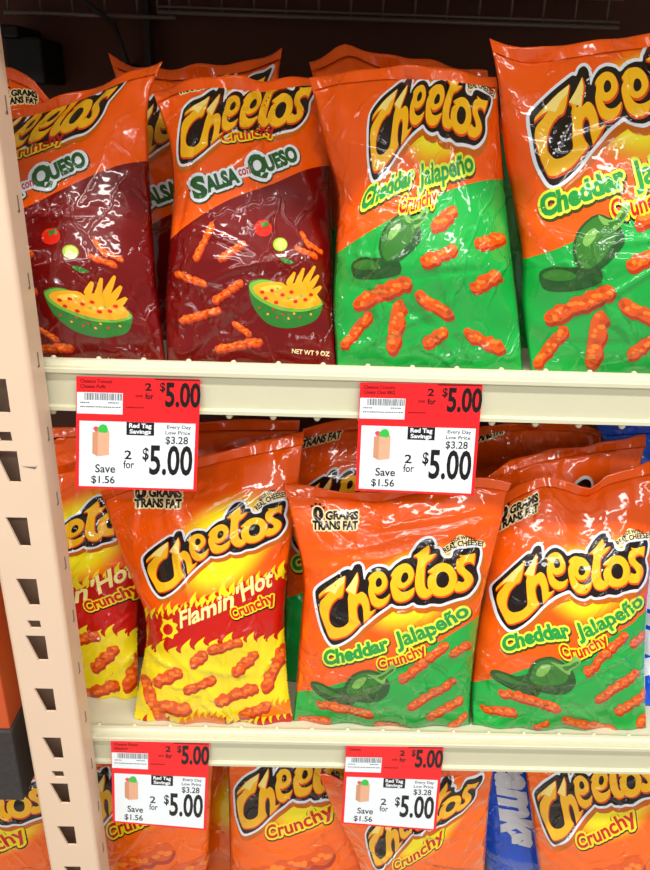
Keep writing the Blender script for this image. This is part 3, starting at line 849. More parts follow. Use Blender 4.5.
def build_bag(bag, flavour, label, group, parts=None, over=None):
    fl = FLAV[flavour]
    A, Nn = bag.grid()
    U, V = bag.U, bag.V
    NU, NV = bag.nu, bag.nv_
    back = bag.base(U, V) - bag.nv(V) * (bag.bulge(U, V) * 0.62)[..., None]
    b0 = (bag.bot[0] + bag.bot[1]) / 2
    root = thing('snack_bag', label, 'snack bag', tuple(b0), group)
    n1 = (NU + 1) * (NV + 1)
    ii, jj = np.meshgrid(np.arange(NU), np.arange(NV), indexing='ij'); k = (ii * (NV + 1) + jj).ravel()
    Fa = np.concatenate([np.stack([k, k + NV + 1, k + NV + 2], 1), np.stack([k, k + NV + 2, k + 1], 1)])
    # bottom of the pouch
    kb = np.arange(NU) * (NV + 1)
    Fb = np.concatenate([np.stack([kb, kb + n1, kb + NV + 1 + n1], 1), np.stack([kb, kb + NV + 1 + n1, kb + NV + 1], 1)])
    fn = np.cross(A[1, 0] - A[0, 0], A[1, 1] - A[0, 0])
    Fb_ = (Fa + n1)[:, ::-1]
    Vv = np.concatenate([A.reshape(-1, 3), back.reshape(-1, 3)])
    q = np.stack([U.ravel(), V.ravel()], -1)
    uv = q if bag.fit is None else (q - bag.fit[2]) @ np.linalg.inv(bag.fit[:2])
    uvb = uv.copy()
    me = mesh_np('film', Vv, np.concatenate([Fa, Fb_, Fb]), [fl['film']], None, np.concatenate([uv, uvb]))
    import bmesh
    bm = bmesh.new(); bm.from_mesh(me)
    ed = [v for v in bm.verts if v.index % n1 // (NV + 1) in (0, NU) or v.index % n1 % (NV + 1) == NV]
    bmesh.ops.remove_doubles(bm, verts=ed, dist=0.00002)
    bmesh.ops.recalc_face_normals(bm, faces=bm.faces)
    bm.to_mesh(me); bm.free()
    link('film', me, root)
    # crimped flat seal along the top
    m = 4; nu = 120
    us = np.linspace(0, 1, nu + 1); vs = np.linspace(SEAL - 0.002, 1.0, m + 1)
    Us, Vs = np.meshgrid(us, vs, indexing='ij')
    P = bag.base(Us, Vs)
    wav = bag.camp * 0.0040 * (np.sin(9 * Us + bag.ph[6]) + 0.6 * np.sin(23 * Us + bag.ph[7])) * (Vs - SEAL) / (1 - SEAL)
    zig = 0.00010 * np.sign(np.sin(Us * 2 * math.pi * 30))
    top = P + bag.n * (0.0007 + wav + zig)[..., None]; bot = P + bag.n * (-0.0005 + wav + zig)[..., None]
    N1 = (nu + 1) * (m + 1)
    ii, jj = np.meshgrid(np.arange(nu), np.arange(m), indexing='ij'); k = (ii * (m + 1) + jj).ravel()
    f1 = np.stack([k, k + m + 1, k + m + 2, k + 1], 1); f2 = (f1 + N1)[:, ::-1]
    kt = np.arange(nu) * (m + 1) + m; f3 = np.stack([kt, kt + m + 1, kt + m + 1 + N1, kt + N1], 1)
    qs = np.stack([Us.ravel(), Vs.ravel()], -1)
    us_ = qs if bag.fit is None else (qs - bag.fit[2]) @ np.linalg.inv(bag.fit[:2])
    me = mesh_np('top_seal', np.concatenate([top.reshape(-1, 3), bot.reshape(-1, 3)]), np.concatenate([f1, f2, f3]), [fl['seal']], None, np.concatenate([us_, us_]))
    link('top_seal', me, root)
    for pn, art in fl['art'].items():
        if parts is not None and pn not in parts: continue
        if over and pn in over[0]: continue
        print_part(bag, art, fl, pn, root)
    if over:
        for pn, art in over[0].items(): print_part(bag, art, dict(ref=over[1]), pn, root, over[2])
    return root

def fit_to(bag, ref, src, dst):
    """carry the printed front of one bag over to another from a few matching points"""
    a = ref.invert(src); b = bag.invert(dst)
    M_ = np.c_[a, np.ones(len(a))]
    X, *_ = np.linalg.lstsq(M_, b, rcond=None)
    bag.fit = X

DECK = [LIPZ - 0.009, LIPZ - GAP - 0.009, LIPZ - 2 * GAP - 0.009]

# ------------------------------------------------------------------ the setting: floor, back wall
beige = mat('beige_paint', (208, 205, 176), 0.38, 0.5, noise=0.04, nscale=25)
dark_panel = mat('shade_brown_panel', (84, 50, 42), 0.75, 0.2, noise=0.12, nscale=18)  # dark brown carries the shade that lies on the back panel
XL, XR = -1.0, 1.0
m = MB(); m.box((-2.6, -3.2, -0.05), (2.6, 0.62, 0.0))
o = m.build('floor', mat('floor_tile', (176, 172, 164), 0.35, 0.4, noise=0.08, nscale=6)); o['kind'] = 'structure'
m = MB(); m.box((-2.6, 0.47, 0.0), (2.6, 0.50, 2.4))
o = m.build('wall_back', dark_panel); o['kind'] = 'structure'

# ------------------------------------------------------------------ shelves
def hem_profile():
    P = []
    for k in range(9):
        t = math.radians(190 - 25 * k)
        P.append((0.006 + 0.0052 * math.cos(t), -0.0052 + 0.0052 * math.sin(t)))
    return P
def shelf(z, label, x0=None, xh=None):
    """metal shelf: deck, rounded front edge, price channel, wire ends, end bracket. z = top of the front edge"""
    x0 = -0.245 if x0 is None else x0
    r = thing('store_shelf', label, 'shelf', ((x0 + 0.62) / 2, 0.2, z - 0.012), 'store shelves')
    x1 = 0.62
    MB().box((x0 - 0.012, 0.010, z - 0.0135), (x1, 0.455, z - 0.0095)).build('deck', beige, r)
    # rounded front edge
    pr = [(-0.001, -0.013), (-0.0012, -0.0058), (0.0, -0.0032), (0.0025, -0.0016), (0.006, -0.0013), (0.0085, -0.0028), (0.0095, -0.006), (0.0095, -0.013)]
    MB().extrude_x([(a, z + b) for a, b in pr], x0 - 0.012, x1).build('front_edge', beige, r, smooth=False)
    ch = [(-0.0011, -0.0066), (-0.0062, -0.0062), (-0.0070, -0.0070), (-0.0070, -0.0105), (-0.0030, -0.0118), (-0.0018, -0.0412), (-0.0055, -0.0424), (-0.0055, -0.0456), (0.0015, -0.0465), (0.004, -0.0445), (0.004, -0.0131), (-0.0011, -0.0131)]
    MB().extrude_x([(a, z + b) for a, b in ch], x0, x1).build('price_channel', beige, r)
    mb = MB()
    mb.box((x0 - 0.004, 0.008, z - 0.060), (x0 - 0.001, 0.45, z - 0.0115)); mb.build('bracket', beige, r, bevel=0.0006)
    mb = MB(); mb.tube((x0 - 0.005, -0.002, z - 0.052), (x0 - 0.005, 0.004, z - 0.022), 0.004); mb.ball((x0 - 0.005, 0.004, z - 0.021), (0.0045, 0.0045, 0.004))
    mb.build('bracket_clip', beige, r, smooth=True)
    n = int((x1 - x0) / 0.0385)
    for k in range(n):
        x = x0 + 0.016 + 0.0385 * k
        mb = MB(); mb.ball((x, 0.001, z - 0.0480), (0.0034, 0.0034, 0.0040)); mb.build('wire_end', beige, r, smooth=True)
        mb = MB(); mb.ball((x + 0.004, 0.0075, z - 0.0022), (0.0026, 0.0026, 0.0024)); mb.build('wire_end', beige, r, smooth=True)
    return r

# ------------------------------------------------------------------ bag geometry (outlines measured on the photograph)
D0, D1, D2 = DECK
B = {}
# upper shelf
B['u1'] = Bag([(-42, 128), (0, 112), (45, 104), (80, 92), (110, 79), (135, 68), (163, 62)], [(-40, 240)], [(150, 88), (147, 110), (149, 170), (153, 240), (158, 300)], (-36, 166), D0, 0.085, 0.025, 0.036, 11)
B['u2'] = Bag([(153, 92), (178, 80), (215, 76), (262, 82), (300, 74), (327, 76)], [(170, 140), (174, 190), (169, 250), (165, 310)], [(328, 110), (331, 170), (332, 240), (334, 310)], (167, 336), D0, 0.085, 0.025, 0.036, 23, Ytr=0.115)
B['u3'] = Bag([(310, 79), (335, 72), (380, 67), (440, 68), (497, 76)], [(324, 140), (339, 195), (336, 250), (333, 305)], [(500, 120), (504, 180), (511, 250), (518, 310)], (337, 523), D0, 0.07, 0.025, 0.040, 37)
B['u4'] = Bag([(490, 38), (520, 51), (560, 46), (600, 39), (650, 33), (725, 31)], [(499, 85), (504, 150), (514, 205), (523, 250), (522, 305)], [(735, 150), (735, 280)], (531, 742), D0, 0.065, 0.026, 0.042, 41)
B['u1b'] = Bag([(-28, 62), (15, 70), (35, 80), (52, 104), (72, 114), (118, 112)], [(-28, 200)], [(118, 180), (122, 260)], (-25, 130), D0, 0.19, 0.12, 0.028, 52)
B['u2b'] = Bag([(109, 54), (130, 64), (170, 70), (215, 66), (250, 60), (282, 47)], [(125, 110), (146, 200)], [(277, 90), (300, 200)], (149, 300), D0, 0.19, 0.095, 0.026, 61)
B['u3b'] = Bag([(309, 60), (322, 56), (345, 41), (380, 58), (430, 59), (486, 72)], [(316, 90), (330, 180)], [(508, 140), (522, 240)], (334, 532), D0, 0.18, 0.10, 0.026, 67)
# second shelf
B['m1'] = Bag([(4, 474), (30, 468), (62, 464), (110, 452), (158, 432)], [(14, 560), (28, 640)], [(150, 490), (142, 560), (137, 640)], (32, 138), D1, 0.155, 0.058, 0.029, 71)
B['m2'] = Bag([(101, 491), (150, 471), (200, 456), (250, 444), (304, 432)], [(116, 540), (132, 580), (146, 612), (147, 640), (138, 690)], [(301, 470), (295, 520), (287, 570), (284, 620), (287, 680)], (134, 293), D1, 0.092, 0.025, 0.040, 83)
B['m3'] = Bag([(284, 485), (330, 488), (372, 492), (385, 493), (400, 486), (440, 481), (480, 476), (510, 481)], [(293, 525), (301, 558), (304, 580), (302, 610), (299, 650), (296, 690)], [(502, 520), (492, 560), (482, 600), (475, 650), (470, 695)], (293, 470), D1, 0.058, 0.025, 0.040, 97)
B['m4'] = Bag([(490, 506), (515, 488), (545, 474), (568, 480), (588, 489), (606, 474), (650, 463), (668, 459)], [(489, 545), (484, 590), (474, 640), (471, 690)], [(660, 520), (650, 570), (645, 640), (645, 690)], (472, 646), D1, 0.09, 0.025, 0.040, 103)
B['m2b'] = Bag([(50, 428), (110, 426), (160, 424), (230, 420), (300, 420)], [(58, 520)], [(290, 520), (278, 620)], (70, 270), D1, 0.20, 0.13, 0.028, 113)
B['m3b'] = Bag([(303, 428), (340, 420), (400, 414), (450, 414), (478, 420)], [(296, 480), (286, 540), (284, 600), (283, 670)], [(470, 520), (460, 620)], (284, 440), D1, 0.165, 0.088, 0.026, 127)
B['m4b'] = Bag([(484, 476), (510, 462), (550, 450), (600, 442), (648, 436)], [(490, 540), (486, 620)], [(636, 480), (622, 540), (606, 620)], (480, 600), D1, 0.150, 0.110, 0.020, 131)
B['m5b'] = Bag([(476, 430), (500, 424), (540, 422), (580, 424), (600, 430)], [(474, 520)], [(604, 520), (600, 620)], (478, 600), D1, 0.285, 0.27, 0.03, 137)
B['m6'] = Bag([(598, 424), (650, 421), (720, 419), (790, 421)], [(626, 500), (638, 580), (643, 640)], [(788, 500), (780, 620)], (643, 770), D1, 0.200, 0.060, 0.030, 139)
# lowest shelf
B['l0'] = Bag([(-90, 792), (-40, 772), (20, 764), (62, 760)], [], [(64, 830)], (-84, 66), D2, 0.125, 0.10, 0.03, 149)
B['l1'] = Bag([(66, 766), (120, 757), (180, 752), (214, 752)], [(72, 860)], [(212, 800), (208, 880)], (84, 206), D2, 0.085, 0.07, 0.032, 151)
B['l2'] = Bag([(228, 757), (270, 752), (320, 750), (384, 750)], [(229, 800), (230, 870)], [(386, 830), (380, 900)], (236, 372), D2, 0.085, 0.07, 0.036, 157)
B['l3'] = Bag([(320, 777), (360, 778), (420, 772), (494, 764)], [(335, 815), (352, 846), (364, 880)], [(488, 810), (484, 880)], (374, 470), D2, 0.030, 0.055, 0.032, 163)
B['l4'] = Bag([(524, 757), (560, 752), (620, 750), (700, 748)], [(528, 790), (533, 830), (539, 870)], [(694, 850)], (548, 680), D2, 0.075, 0.065, 0.036, 167)
B['l5'] = Bag([(474, 760), (500, 756), (530, 754), (580, 754)], [(478, 800), (482, 840), (490, 880)], [(586, 850)], (492, 590), D2, 0.145, 0.12, 0.030, 173)
B['l1b'] = Bag([(196, 768), (215, 760), (240, 758), (262, 762)], [(198, 840)], [(264, 840)], (196, 262), D2, 0.155, 0.13, 0.02, 181)

fit_to(B['u1'], B['u2'], [(252, 176), (297, 160), (314, 82), (248, 283), (322, 301)], [(38, 181), (89, 164), (120, 84), (42, 298), (131, 310)])
fit_to(B['u2b'], B['u2'], [(181, 167), (184, 103), (317, 79)], [(112, 165), (114, 102), (274, 63)])
fit_to(B['u1b'], B['u2'], [(181, 167), (184, 103), (317, 79)], [(2, 178), (6, 116), (134, 92)])
JA = [(333, 647.5), (315, 588), (480.5, 550), (324, 663), (311, 681), (396, 668)]
fit_to(B['u3'], B['m3'], JA[:4], [(365.5, 178.6), (372, 112), (492, 100), (365.5, 213.7)])
fit_to(B['u4'], B['m3'], JA[:4], [(548, 185), (530, 112), (720, 72), (545, 219)])
fit_to(B['m4'], B['m3'], JA + [(337, 520)], [(516, 633), (495, 577), (650, 539), (501, 647), (491, 677), (575.5, 660.6), (517, 518)])
fit_to(B['m3b'], B['m3'], JA[:4], [(301, 552), (287, 503), (446, 470), (293, 571)])
fit_to(B['u3b'], B['m3'], JA[:3], [(365, 160), (360, 105), (470, 80)])
fit_to(B['m4b'], B['m3'], JA[:3], [(480, 600), (468, 545), (628, 508)])
fit_to(B['m5b'], B['m3'], JA[:3], [(470, 562), (455, 508), (600, 474)])
fit_to(B['m1'], B['m2'], [(162, 599), (142, 557), (286, 501), (181, 627), (148, 700)], [(14, 588), (-8, 545), (150, 489), (33, 615), (10, 695)])
fit_to(B['m2b'], B['m2'], [(162, 599), (142, 557), (286, 501)], [(100, 560), (84, 520), (262, 470)])
B['m6'].fit = np.array([[1.0, 0], [0, 1.0], [-0.19, -0.42]])
LP = [(556, 847), (533.5, 792), (656, 754)]
fit_to(B['l0'], B['l4'], LP, [(-58, 862), (-78, 815), (49, 782)])
fit_to(B['l1'], B['l4'], LP, [(88, 838), (74, 790), (200, 757)])
fit_to(B['l1b'], B['l4'], LP, [(205, 850), (190, 800), (300, 765)])
fit_to(B['l2'], B['l4'], LP, [(244, 837), (235, 786), (366, 753)])
fit_to(B['l3'], B['l4'], LP, [(377, 871), (366, 832), (483, 776)])

def fit_matrix(bag, ref, src, dst):
    keep = bag.fit; fit_to(bag, ref, src, dst); m_ = bag.fit; bag.fit = keep
    return m_
UPPER_FIT = fit_matrix(B['u3'], B['u4'], [(539, 274), (629, 206), (591, 365), (535, 365)], [(352, 262), (428, 211.5), (391, 347), (342, 349)])
def bound(ref, pts):
    w = ref.invert(pts); c = np.polyfit(w[:, 0], w[:, 1], 2)
    return (float(c[2]), float(c[1]), float(c[0]))
def glow(ref, c, a, b):
    w = ref.invert([c, a, b]); d1, d2 = w[1] - w[0], w[2] - w[0]
    return (float(w[0, 0]), float(w[0, 1]), math.atan2(d1[1], d1[0]), float(np.hypot(*d1)), float(np.hypot(*d2)))
NOB = (-9.0, 0.0, 0.0)
ox = [0]
def to_blue(P):
    return np.stack([P[:, 0] / 100.0, 1 - P[:, 1] / 130.0], -1)
seal_o = ink('orange', ORANGE)
FLAV = {
    'jal': dict(ref=B['m3'], art=art_jalapeno(), seal=seal_o, film=film_mat('film_green', ORANGE, (26, 166, 66), bound(B['m3'], [(297, 693), (340, 680), (395, 665), (430, 649), (472, 619)]), glow(B['m3'], (415, 590), (478, 568), (420, 632)))),
    'hot': dict(ref=B['m2'], art=art_flamin(), seal=seal_o, film=film_mat('film_flame', ORANGE, INK['redzone'], bound(B['m2'], [(146, 614), (200, 598), (245, 582), (284, 565)]), glow(B['m2'], (224, 545), (290, 512), (235, 592)))),
    'salsa': dict(ref=B['u2'], art=art_salsa(), seal=seal_o, film=film_mat('film_red', ORANGE, (108, 7, 6), bound(B['u2'], [(170, 240), (190, 224), (220, 204), (255, 189), (290, 177), (329, 166)]), glow(B['u2'], (250, 108), (306, 90), (252, 82)))),
    'plain': dict(ref=B['l4'], art=art_plain(), seal=seal_o, film=film_mat('film_orange', (245, 102, 12), (240, 80, 8), NOB, glow(B['l4'], (610, 800), (660, 780), (628, 840)))),
    'blue': dict(to_uv=to_blue, art=art_blue(), seal=ink('bluefilm', (22, 70, 190)), film=film_mat('film_blue', (20, 84, 214), (20, 84, 214), NOB, (5.0, 5.0, 0.0, .1, .1), (20, 84, 214))),
}

# unseen shelf just above the picture, brought forward to shade the top row
m = MB(); m.box((-0.9, -0.10, LIPZ + GAP - 0.045), (0.9, 0.46, LIPZ + GAP))
o = m.build('shade_shelf', beige); o['kind'] = 'structure'
m = MB(); m.box((-0.9, 0.03, 0.0), (0.9, 0.46, LIPZ - 2 * GAP - 0.03))
o = m.build('trim_2', beige); o['kind'] = 'structure'

shelf(LIPZ, 'upper cream metal shelf with the salsa and green fronted bags standing on it')
shelf(LIPZ - GAP, 'middle cream metal shelf holding the flame printed bags and green bottomed bags')
shelf(LIPZ - 2 * GAP, 'lowest cream metal shelf, under the plain orange bags at the bottom edge', x0=-0.62)

# ------------------------------------------------------------------ perforated upright post
post_paint = mat('post_paint', (224, 197, 172), 0.42, 0.4, noise=0.05, nscale=14)
def upright():
    xl, xr, yf, yb = -0.2826, -0.2275, -0.040, -0.0095
    z0, z1 = 0.0, LIPZ + 0.62
    r = thing('shelf_upright', 'tall beige slotted steel post at the left of the shelves', 'shelf post', ((xl + xr) / 2, (yf + yb) / 2, 0))
    # front face: one sheet with keystone slots cut right through
    holes = []
    for k in range(-9, 22):
        zt = LIPZ - 0.0053 - 0.0638 * k
        holes.append([(-0.2665, zt), (-0.2580, zt - 0.0295), (-0.2480, zt - 0.0295), (-0.2478, zt)])
        if k % 3 == 1:
            holes.append([(-0.2625, zt + 0.0175), (-0.2600, zt + 0.0085), (-0.2500, zt + 0.0085), (-0.2505, zt + 0.0175)])
    R = 0.005
    outer = [(xl + R, z0), (xr - R, z0), (xr - R, z1), (xl + R, z1)]
    loops = [outer] + holes
    flat = [Vector((x, z, 0)) for l in loops for x, z in l]
    tri = tessellate_polygon([[Vector((x, z, 0)) for x, z in l] for l in loops])
    mb = MB(); n = len(flat); th = 0.0022
    mb.add([(p.x, yf, p.y) for p in flat], tri); mb.add([(p.x, yf + th, p.y) for p in flat], tri)
    k = 0
    for l in loops:
        q = len(l); vs = [(x, yf, z) for x, z in l] + [(x, yf + th, z) for x, z in l]
        mb.add(vs, [(i, (i + 1) % q, q + (i + 1) % q, q + i) for i in range(q)]); k += q
    mb.build('front_face', post_paint, r)
    # rounded corners, sides and the return flange behind
    def side(x_edge, sg, name, back):
        P = []
        for i in range(7):
            t = math.radians(15 * i); P.append((x_edge + sg * (-R + R * math.sin(t)), yf + R - R * math.cos(t)))
        P.append((x_edge, yb))
        if back: P += [(x_edge - sg * back, yb), (x_edge - sg * back, yb - 0.002)]
        inner = [(x_edge - sg * 0.002, yb - (0.002 if back else 0)), (x_edge - sg * 0.002, yf + R + .001), (x_edge - sg * 0.0032, yf + 0.0028), (x_edge - sg * R, yf + 0.0022)]
        loop = P + inner
        n = len(loop); vs = [(x, y, z0) for x, y in loop] + [(x, y, z1) for x, y in loop]
        m2 = MB(); m2.add(vs, [(i, (i + 1) % n, n + (i + 1) % n, n + i) for i in range(n)])
        ob = m2.build(name, post_paint, r)
        for p in ob.data.polygons: p.use_smooth = False
        return ob
    side(xr, 1, 'side_face', 0.0); side(xl, -1, 'side_face', 0.0)
    MB().box((xl + 0.0005, yb - 0.002, z0), (xl + 0.0315, yb - 0.0002, z1)).build('rear_strip', mat('shade_toned_strip', (160, 138, 120), 0.6, 0.3), r)  # colour darkened to stand for the shade inside the slots
    nick = mat('bare_steel_nick', (120, 108, 104), 0.5, 0.5)
    rnd = random.Random(5)
    for k in range(-5, 13):
        z = LIPZ + 0.004 - 0.0638 * k + rnd.uniform(-.003, .003)
        y = (yf + yb) / 2 + 0.006 + rnd.uniform(-.002, .002)
        mb = MB(); mb.box((xr - 0.001, y - 0.0012, z - 0.007), (xr + 0.0003, y + 0.0008, z + 0.005)); mb.box((xr - 0.001, y - 0.003, z - 0.0075), (xr + 0.0003, y + 0.0008, z - 0.0055))
        mb.build('slit', nick, r)
    mb = MB(); mb.add([(-0.246, yf - .0002, LIPZ - .083), (-0.2335, yf - .0002, LIPZ - .083), (-0.232, yf - .0002, LIPZ - .0815), (-0.2345, yf - .0002, LIPZ - .0855)], [(0, 3, 1), (3, 2, 1)])
    mb.build('scratch', nick, r)
upright()

# ------------------------------------------------------------------ price tags
def tag_inks():
    g = {}
    for k, c in dict(red=(240, 34, 40), white=(232, 240, 246), black=(24, 20, 22), grey=(70, 72, 80), dim=(120, 14, 18), bagbrown=(226, 172, 140), bagside=(206, 148, 116), leaf=(60, 190, 70), pink=(240, 70, 100)).items():
        g[k] = mat('tag_' + k, c, 0.3, 0.45)
    return g
TI = tag_inks()
class Quad: pass
def price_tag(corners, label, top_lines, ytop=-0.0072, ybot=-0.0125):
    tl, tr, bl, br = corners
    P = [at_y(*tl, ytop), at_y(*tr, ytop), at_y(*bl, ybot), at_y(*br, ybot)]
    root = thing('price_tag', label, 'price tag', tuple((P[0] + P[1]) / 2), 'red price tags on the shelf edges')
    n = np.cross(P[1] - P[0], P[0] - P[2]); n /= np.linalg.norm(n); n = n if n[1] < 0 else -n
    def S(s, t):
        s_, t_ = np.asarray(s)[..., None], np.asarray(t)[..., None]
        bow = 0.0016 * np.sin(np.pi * np.clip(t_, 0, 1)) * np.clip(1.5 - t_, 0, 1)
        return (1 - t_) * ((1 - s_) * P[0] + s_ * P[1]) + t_ * ((1 - s_) * P[2] + s_ * P[3]) - n * bow * 0.3
    # card
    rc = 0.02
    outl = [(0, 0), (1, 0)] + [(1, t) for t in np.linspace(.1, 1 - rc, 9)] + [(1 - rc * .3, 1 - rc * .3), (1 - rc, 1), (rc, 1), (rc * .3, 1 - rc * .3)] + [(0, t) for t in np.linspace(1 - rc, .1, 9)]
    q = np.array(outl); k = len(q)
    def place(art, name, lay0):
        T, lay, mi = art.join()
        s = (T[..., 0] - 100) / 470.0; t = (T[..., 1] - 66) / 430.0; t = t - 0.05 * np.clip(t, 0, 1) * (1 - np.clip(t, 0, 1))
        G = np.stack([s * 4, t * 24], -1); ex = np.stack([lay, mi], -1)
        G, ex = split_axis(G, ex, 1, 0, 24)
        cr = (G[:, 1, 0] - G[:, 0, 0]) * (G[:, 2, 1] - G[:, 0, 1]) - (G[:, 1, 1] - G[:, 0, 1]) * (G[:, 2, 0] - G[:, 0, 0])
        G = G[np.abs(cr) > 1e-7]; ex = ex[np.abs(cr) > 1e-7]; cr = cr[np.abs(cr) > 1e-7]
        G[cr > 0] = G[cr > 0][:, ::-1]
        X = S(G[..., 0] / 4, G[..., 1] / 24) + n * (lay0 + ex[:, 0] * 0.00008)[:, None, None]
        me = mesh_np(name, X.reshape(-1, 3), np.arange(X.shape[0] * 3).reshape(-1, 3), art.mats, ex[:, 1].astype(int), None, None, False)
        return link(name, me, root)
    ss, ts = np.meshgrid(np.linspace(0, 1, 3), np.linspace(0, 1, 25), indexing='ij')
    fr = S(ss, ts); bk = fr - n * 0.0006
    vs = np.concatenate([fr.reshape(-1, 3), bk.reshape(-1, 3)]); N1 = 75
    fs = []
    for i in range(2):
        for j in range(24):
            a = i * 25 + j; fs += [(a, a + 1, a + 26, a + 25), (a + N1, a + 25 + N1, a + 26 + N1, a + 1 + N1)]
    rim = [i * 25 for i in range(3)] + [50 + j for j in range(1, 25)] + [25 * i + 24 for i in (1, 0)] + [j for j in range(23, 0, -1)]
    for i in range(len(rim)):
        a, b = rim[i], rim[(i + 1) % len(rim)]; fs.append((a, b, b + N1, a + N1))
    mb = MB(); mb.add(vs, fs); mb.build('red_card', TI['red'], root)
    R = lambda x0, y0, x1, y1: [[(x0, y0), (x1, y0), (x1, y1), (x0, y1)]]
    a = Art(0); a.poly(R(113, 236, 557, 487), TI['white'], 0); place(a, 'white_panel', 0.0002)
    a = Art(0); a.poly(R(103, 126, 277, 208), TI['white'], 0)
    rnd = random.Random(4); x = 131
    while x < 272:
        w = rnd.choice((1.6, 1.6, 3.0, 4.2)); a.poly(R(x, 128, min(x + w, 274), 155), TI['grey'], 1); x += w + rnd.choice((1.8, 2.4, 3.6))
    def dashes(x0, x1, y, hgt, m):                    # print too small to read: rows of little marks
        x = x0
        while x < x1:
            w = rnd.uniform(2.5, 7); a.poly(R(x, y, min(x + w, x1), y + hgt), m, 1); x += w + rnd.uniform(1.5, 3)
    dashes(116, 150, 163, 4.5, TI['grey']); dashes(222, 264, 162, 4.5, TI['grey']); dashes(116, 270, 179, 4.5, TI['grey'])
    place(a, 'barcode_label', 0.0002)
    a = Art(0); K = TI['black']
    for i, t in enumerate(top_lines): a.fit(t, (115, 76 + 20 * i, 115 + 11.2 * len(t) * .72, 89 + 20 * i), TI['dim'], 0, 0.02)
    a.fit('• • •', (126, 118, 170, 122), TI['dim'], 0, .02)
    a.fit('2', (362, 86, 385, 113), K, 0, .025); a.fit('for', (363, 124, 393, 146), K, 0, .025); a.fit('ONS', (326, 131, 352, 140), TI['dim'], 0, .03)
    a.fit('$', (418, 82, 437, 114), K, 0, .02); a.fit('5.00', (441, 84, 570, 170), K, 0, .03); dashes(290, 358, 177, 5, TI['dim'])
    a.poly(R(398, 66, 566, 72), TI['dim'], -.5)
    place(a, 'top_lettering', 0.0002)
    a = Art(0)
    a.poly(R(293, 236, 399, 286), K, 0); a.fit('Red Tag', (304, 241, 388, 257), TI['white'], 1, .035); a.fit('Savings', (306, 264, 386, 279), TI['white'], 1, .035)
    place(a, 'savings_box', 0.00035)
    a = Art(0)
    a.fit('Every Day', (448, 244, 540, 257), TI['grey'], 0, .01); a.fit('Low Price', (443, 266, 538, 279), TI['grey'], 0, .01); a.fit('$3.28', (444, 288, 530, 315), K, 0, .01)
    a.fit('2', (288, 346, 314, 378), K, 0, .015); a.fit('for', (284, 384, 325, 413), K, 0, .01)
    a.fit('$', (358, 334, 380, 378), K, 0, .02); a.fit('5.00', (386, 326, 548, 432), K, 0, .022)
    a.fit('Save', (176, 402, 252, 432), K, 0, .012); a.fit('$1.56', (161, 446, 251, 473), K, 0, .012)
    place(a, 'price_lettering', 0.00035)
    a = Art(0)
    a.poly([[(163, 280), (186, 270), (228, 274), (228, 364), (184, 371), (163, 360)]], TI['bagside'], 0)
    a.poly([[(184, 279), (228, 275), (228, 364), (184, 371)]], TI['bagbrown'], .5)
    a.poly([smooth_loop([(182, 272), (190, 254), (204, 247), (218, 254), (222, 276), (204, 280)], 3)], TI['leaf'], 1)
    a.poly([smooth_loop([(166, 266), (172, 257), (184, 258), (188, 268), (178, 276)], 3)], TI['pink'], .8)
    place(a, 'grocery_bag_print', 0.00035)
price_tag([(76.2, 376.2), (200.5, 379.6), (75.6, 488), (196.5, 491.5)], 'red and white price tag on the upper shelf edge, nearest the beige post', ['Cheetos Twisted', 'Cheese Puffs'])
price_tag([(360.2, 382.6), (482.8, 384.6), (355.3, 490.5), (474, 496)], 'red and white price tag on the upper shelf edge, under the green bags', ['Cheetos Crunchy', 'Cheesy Ched BBQ'])
price_tag([(110.8, 741), (209.3, 743.4), (112.6, 822.3), (206, 830.4)], 'red and white price tag on the middle shelf edge, below the flame bags', ['Cheetos Flamin', 'Jalapeno'])
price_tag([(346, 746.2), (443.7, 747.2), (341, 823.5), (435.8, 831)], 'red and white price tag on the middle shelf edge, below the green bags', ['Cheetos', ''][:1])

# ------------------------------------------------------------------ bags on the shelves
GU, GM, GL = 'snack bags on the upper shelf', 'snack bags on the middle shelf', 'snack bags on the lowest shelf'
UP = art_jalapeno_upper()
build_bag(B['u1'], 'salsa', 'orange and dark red snack bag on the upper shelf, half hidden by the post', GU)
build_bag(B['u2'], 'salsa', 'orange and dark red snack bag directly left of the green bags on the upper shelf', GU)
build_bag(B['u3'], 'jal', 'orange and green pepper snack bag, upper shelf, right beside the dark red one', GU, over=(UP, B['u4'], UPPER_FIT))
build_bag(B['u4'], 'jal', 'large orange and green pepper snack bag at the right end of the upper shelf', GU, over=(UP, B['u4'], False))
build_bag(B['u1b'], 'salsa', 'orange bag top peeking out behind the leftmost upper bag, next to the post', GU, ('logo', 'claim_lettering', 'flavour_lettering', 'cheese_lettering'))
build_bag(B['u2b'], 'salsa', 'orange bag behind the second upper bag from the post, both pointed corners sticking up', GU, ('logo', 'claim_lettering', 'flavour_lettering', 'cheese_lettering'))
build_bag(B['u3b'], 'jal', 'orange bag behind the first green bag of the upper shelf, only its top edge showing', GU, ('logo', 'claim_lettering', 'flavour_lettering', 'cheese_lettering'))
build_bag(B['m1'], 'hot', 'red and yellow flame printed snack bag partly behind the beige post', GM)
build_bag(B['m2'], 'hot', 'whole red and yellow flame printed snack bag, middle shelf, leaning below a price tag', GM)
build_bag(B['m3'], 'jal', 'orange and green pepper snack bag at the center of the middle shelf, fully in view', GM)
build_bag(B['m4'], 'jal', 'orange and green snack bag at the right of the middle shelf, beside blue', GM)
build_bag(B['m2b'], 'hot', 'shaded orange bag standing behind the whole flame printed bag', GM, ('logo', 'claim_lettering', 'flavour_lettering', 'cheese_lettering'))
build_bag(B['m3b'], 'jal', 'shaded orange and green bag between the flame bag and the center green bag, set back', GM, ('logo', 'claim_lettering', 'flavour_lettering', 'cheese_lettering'))
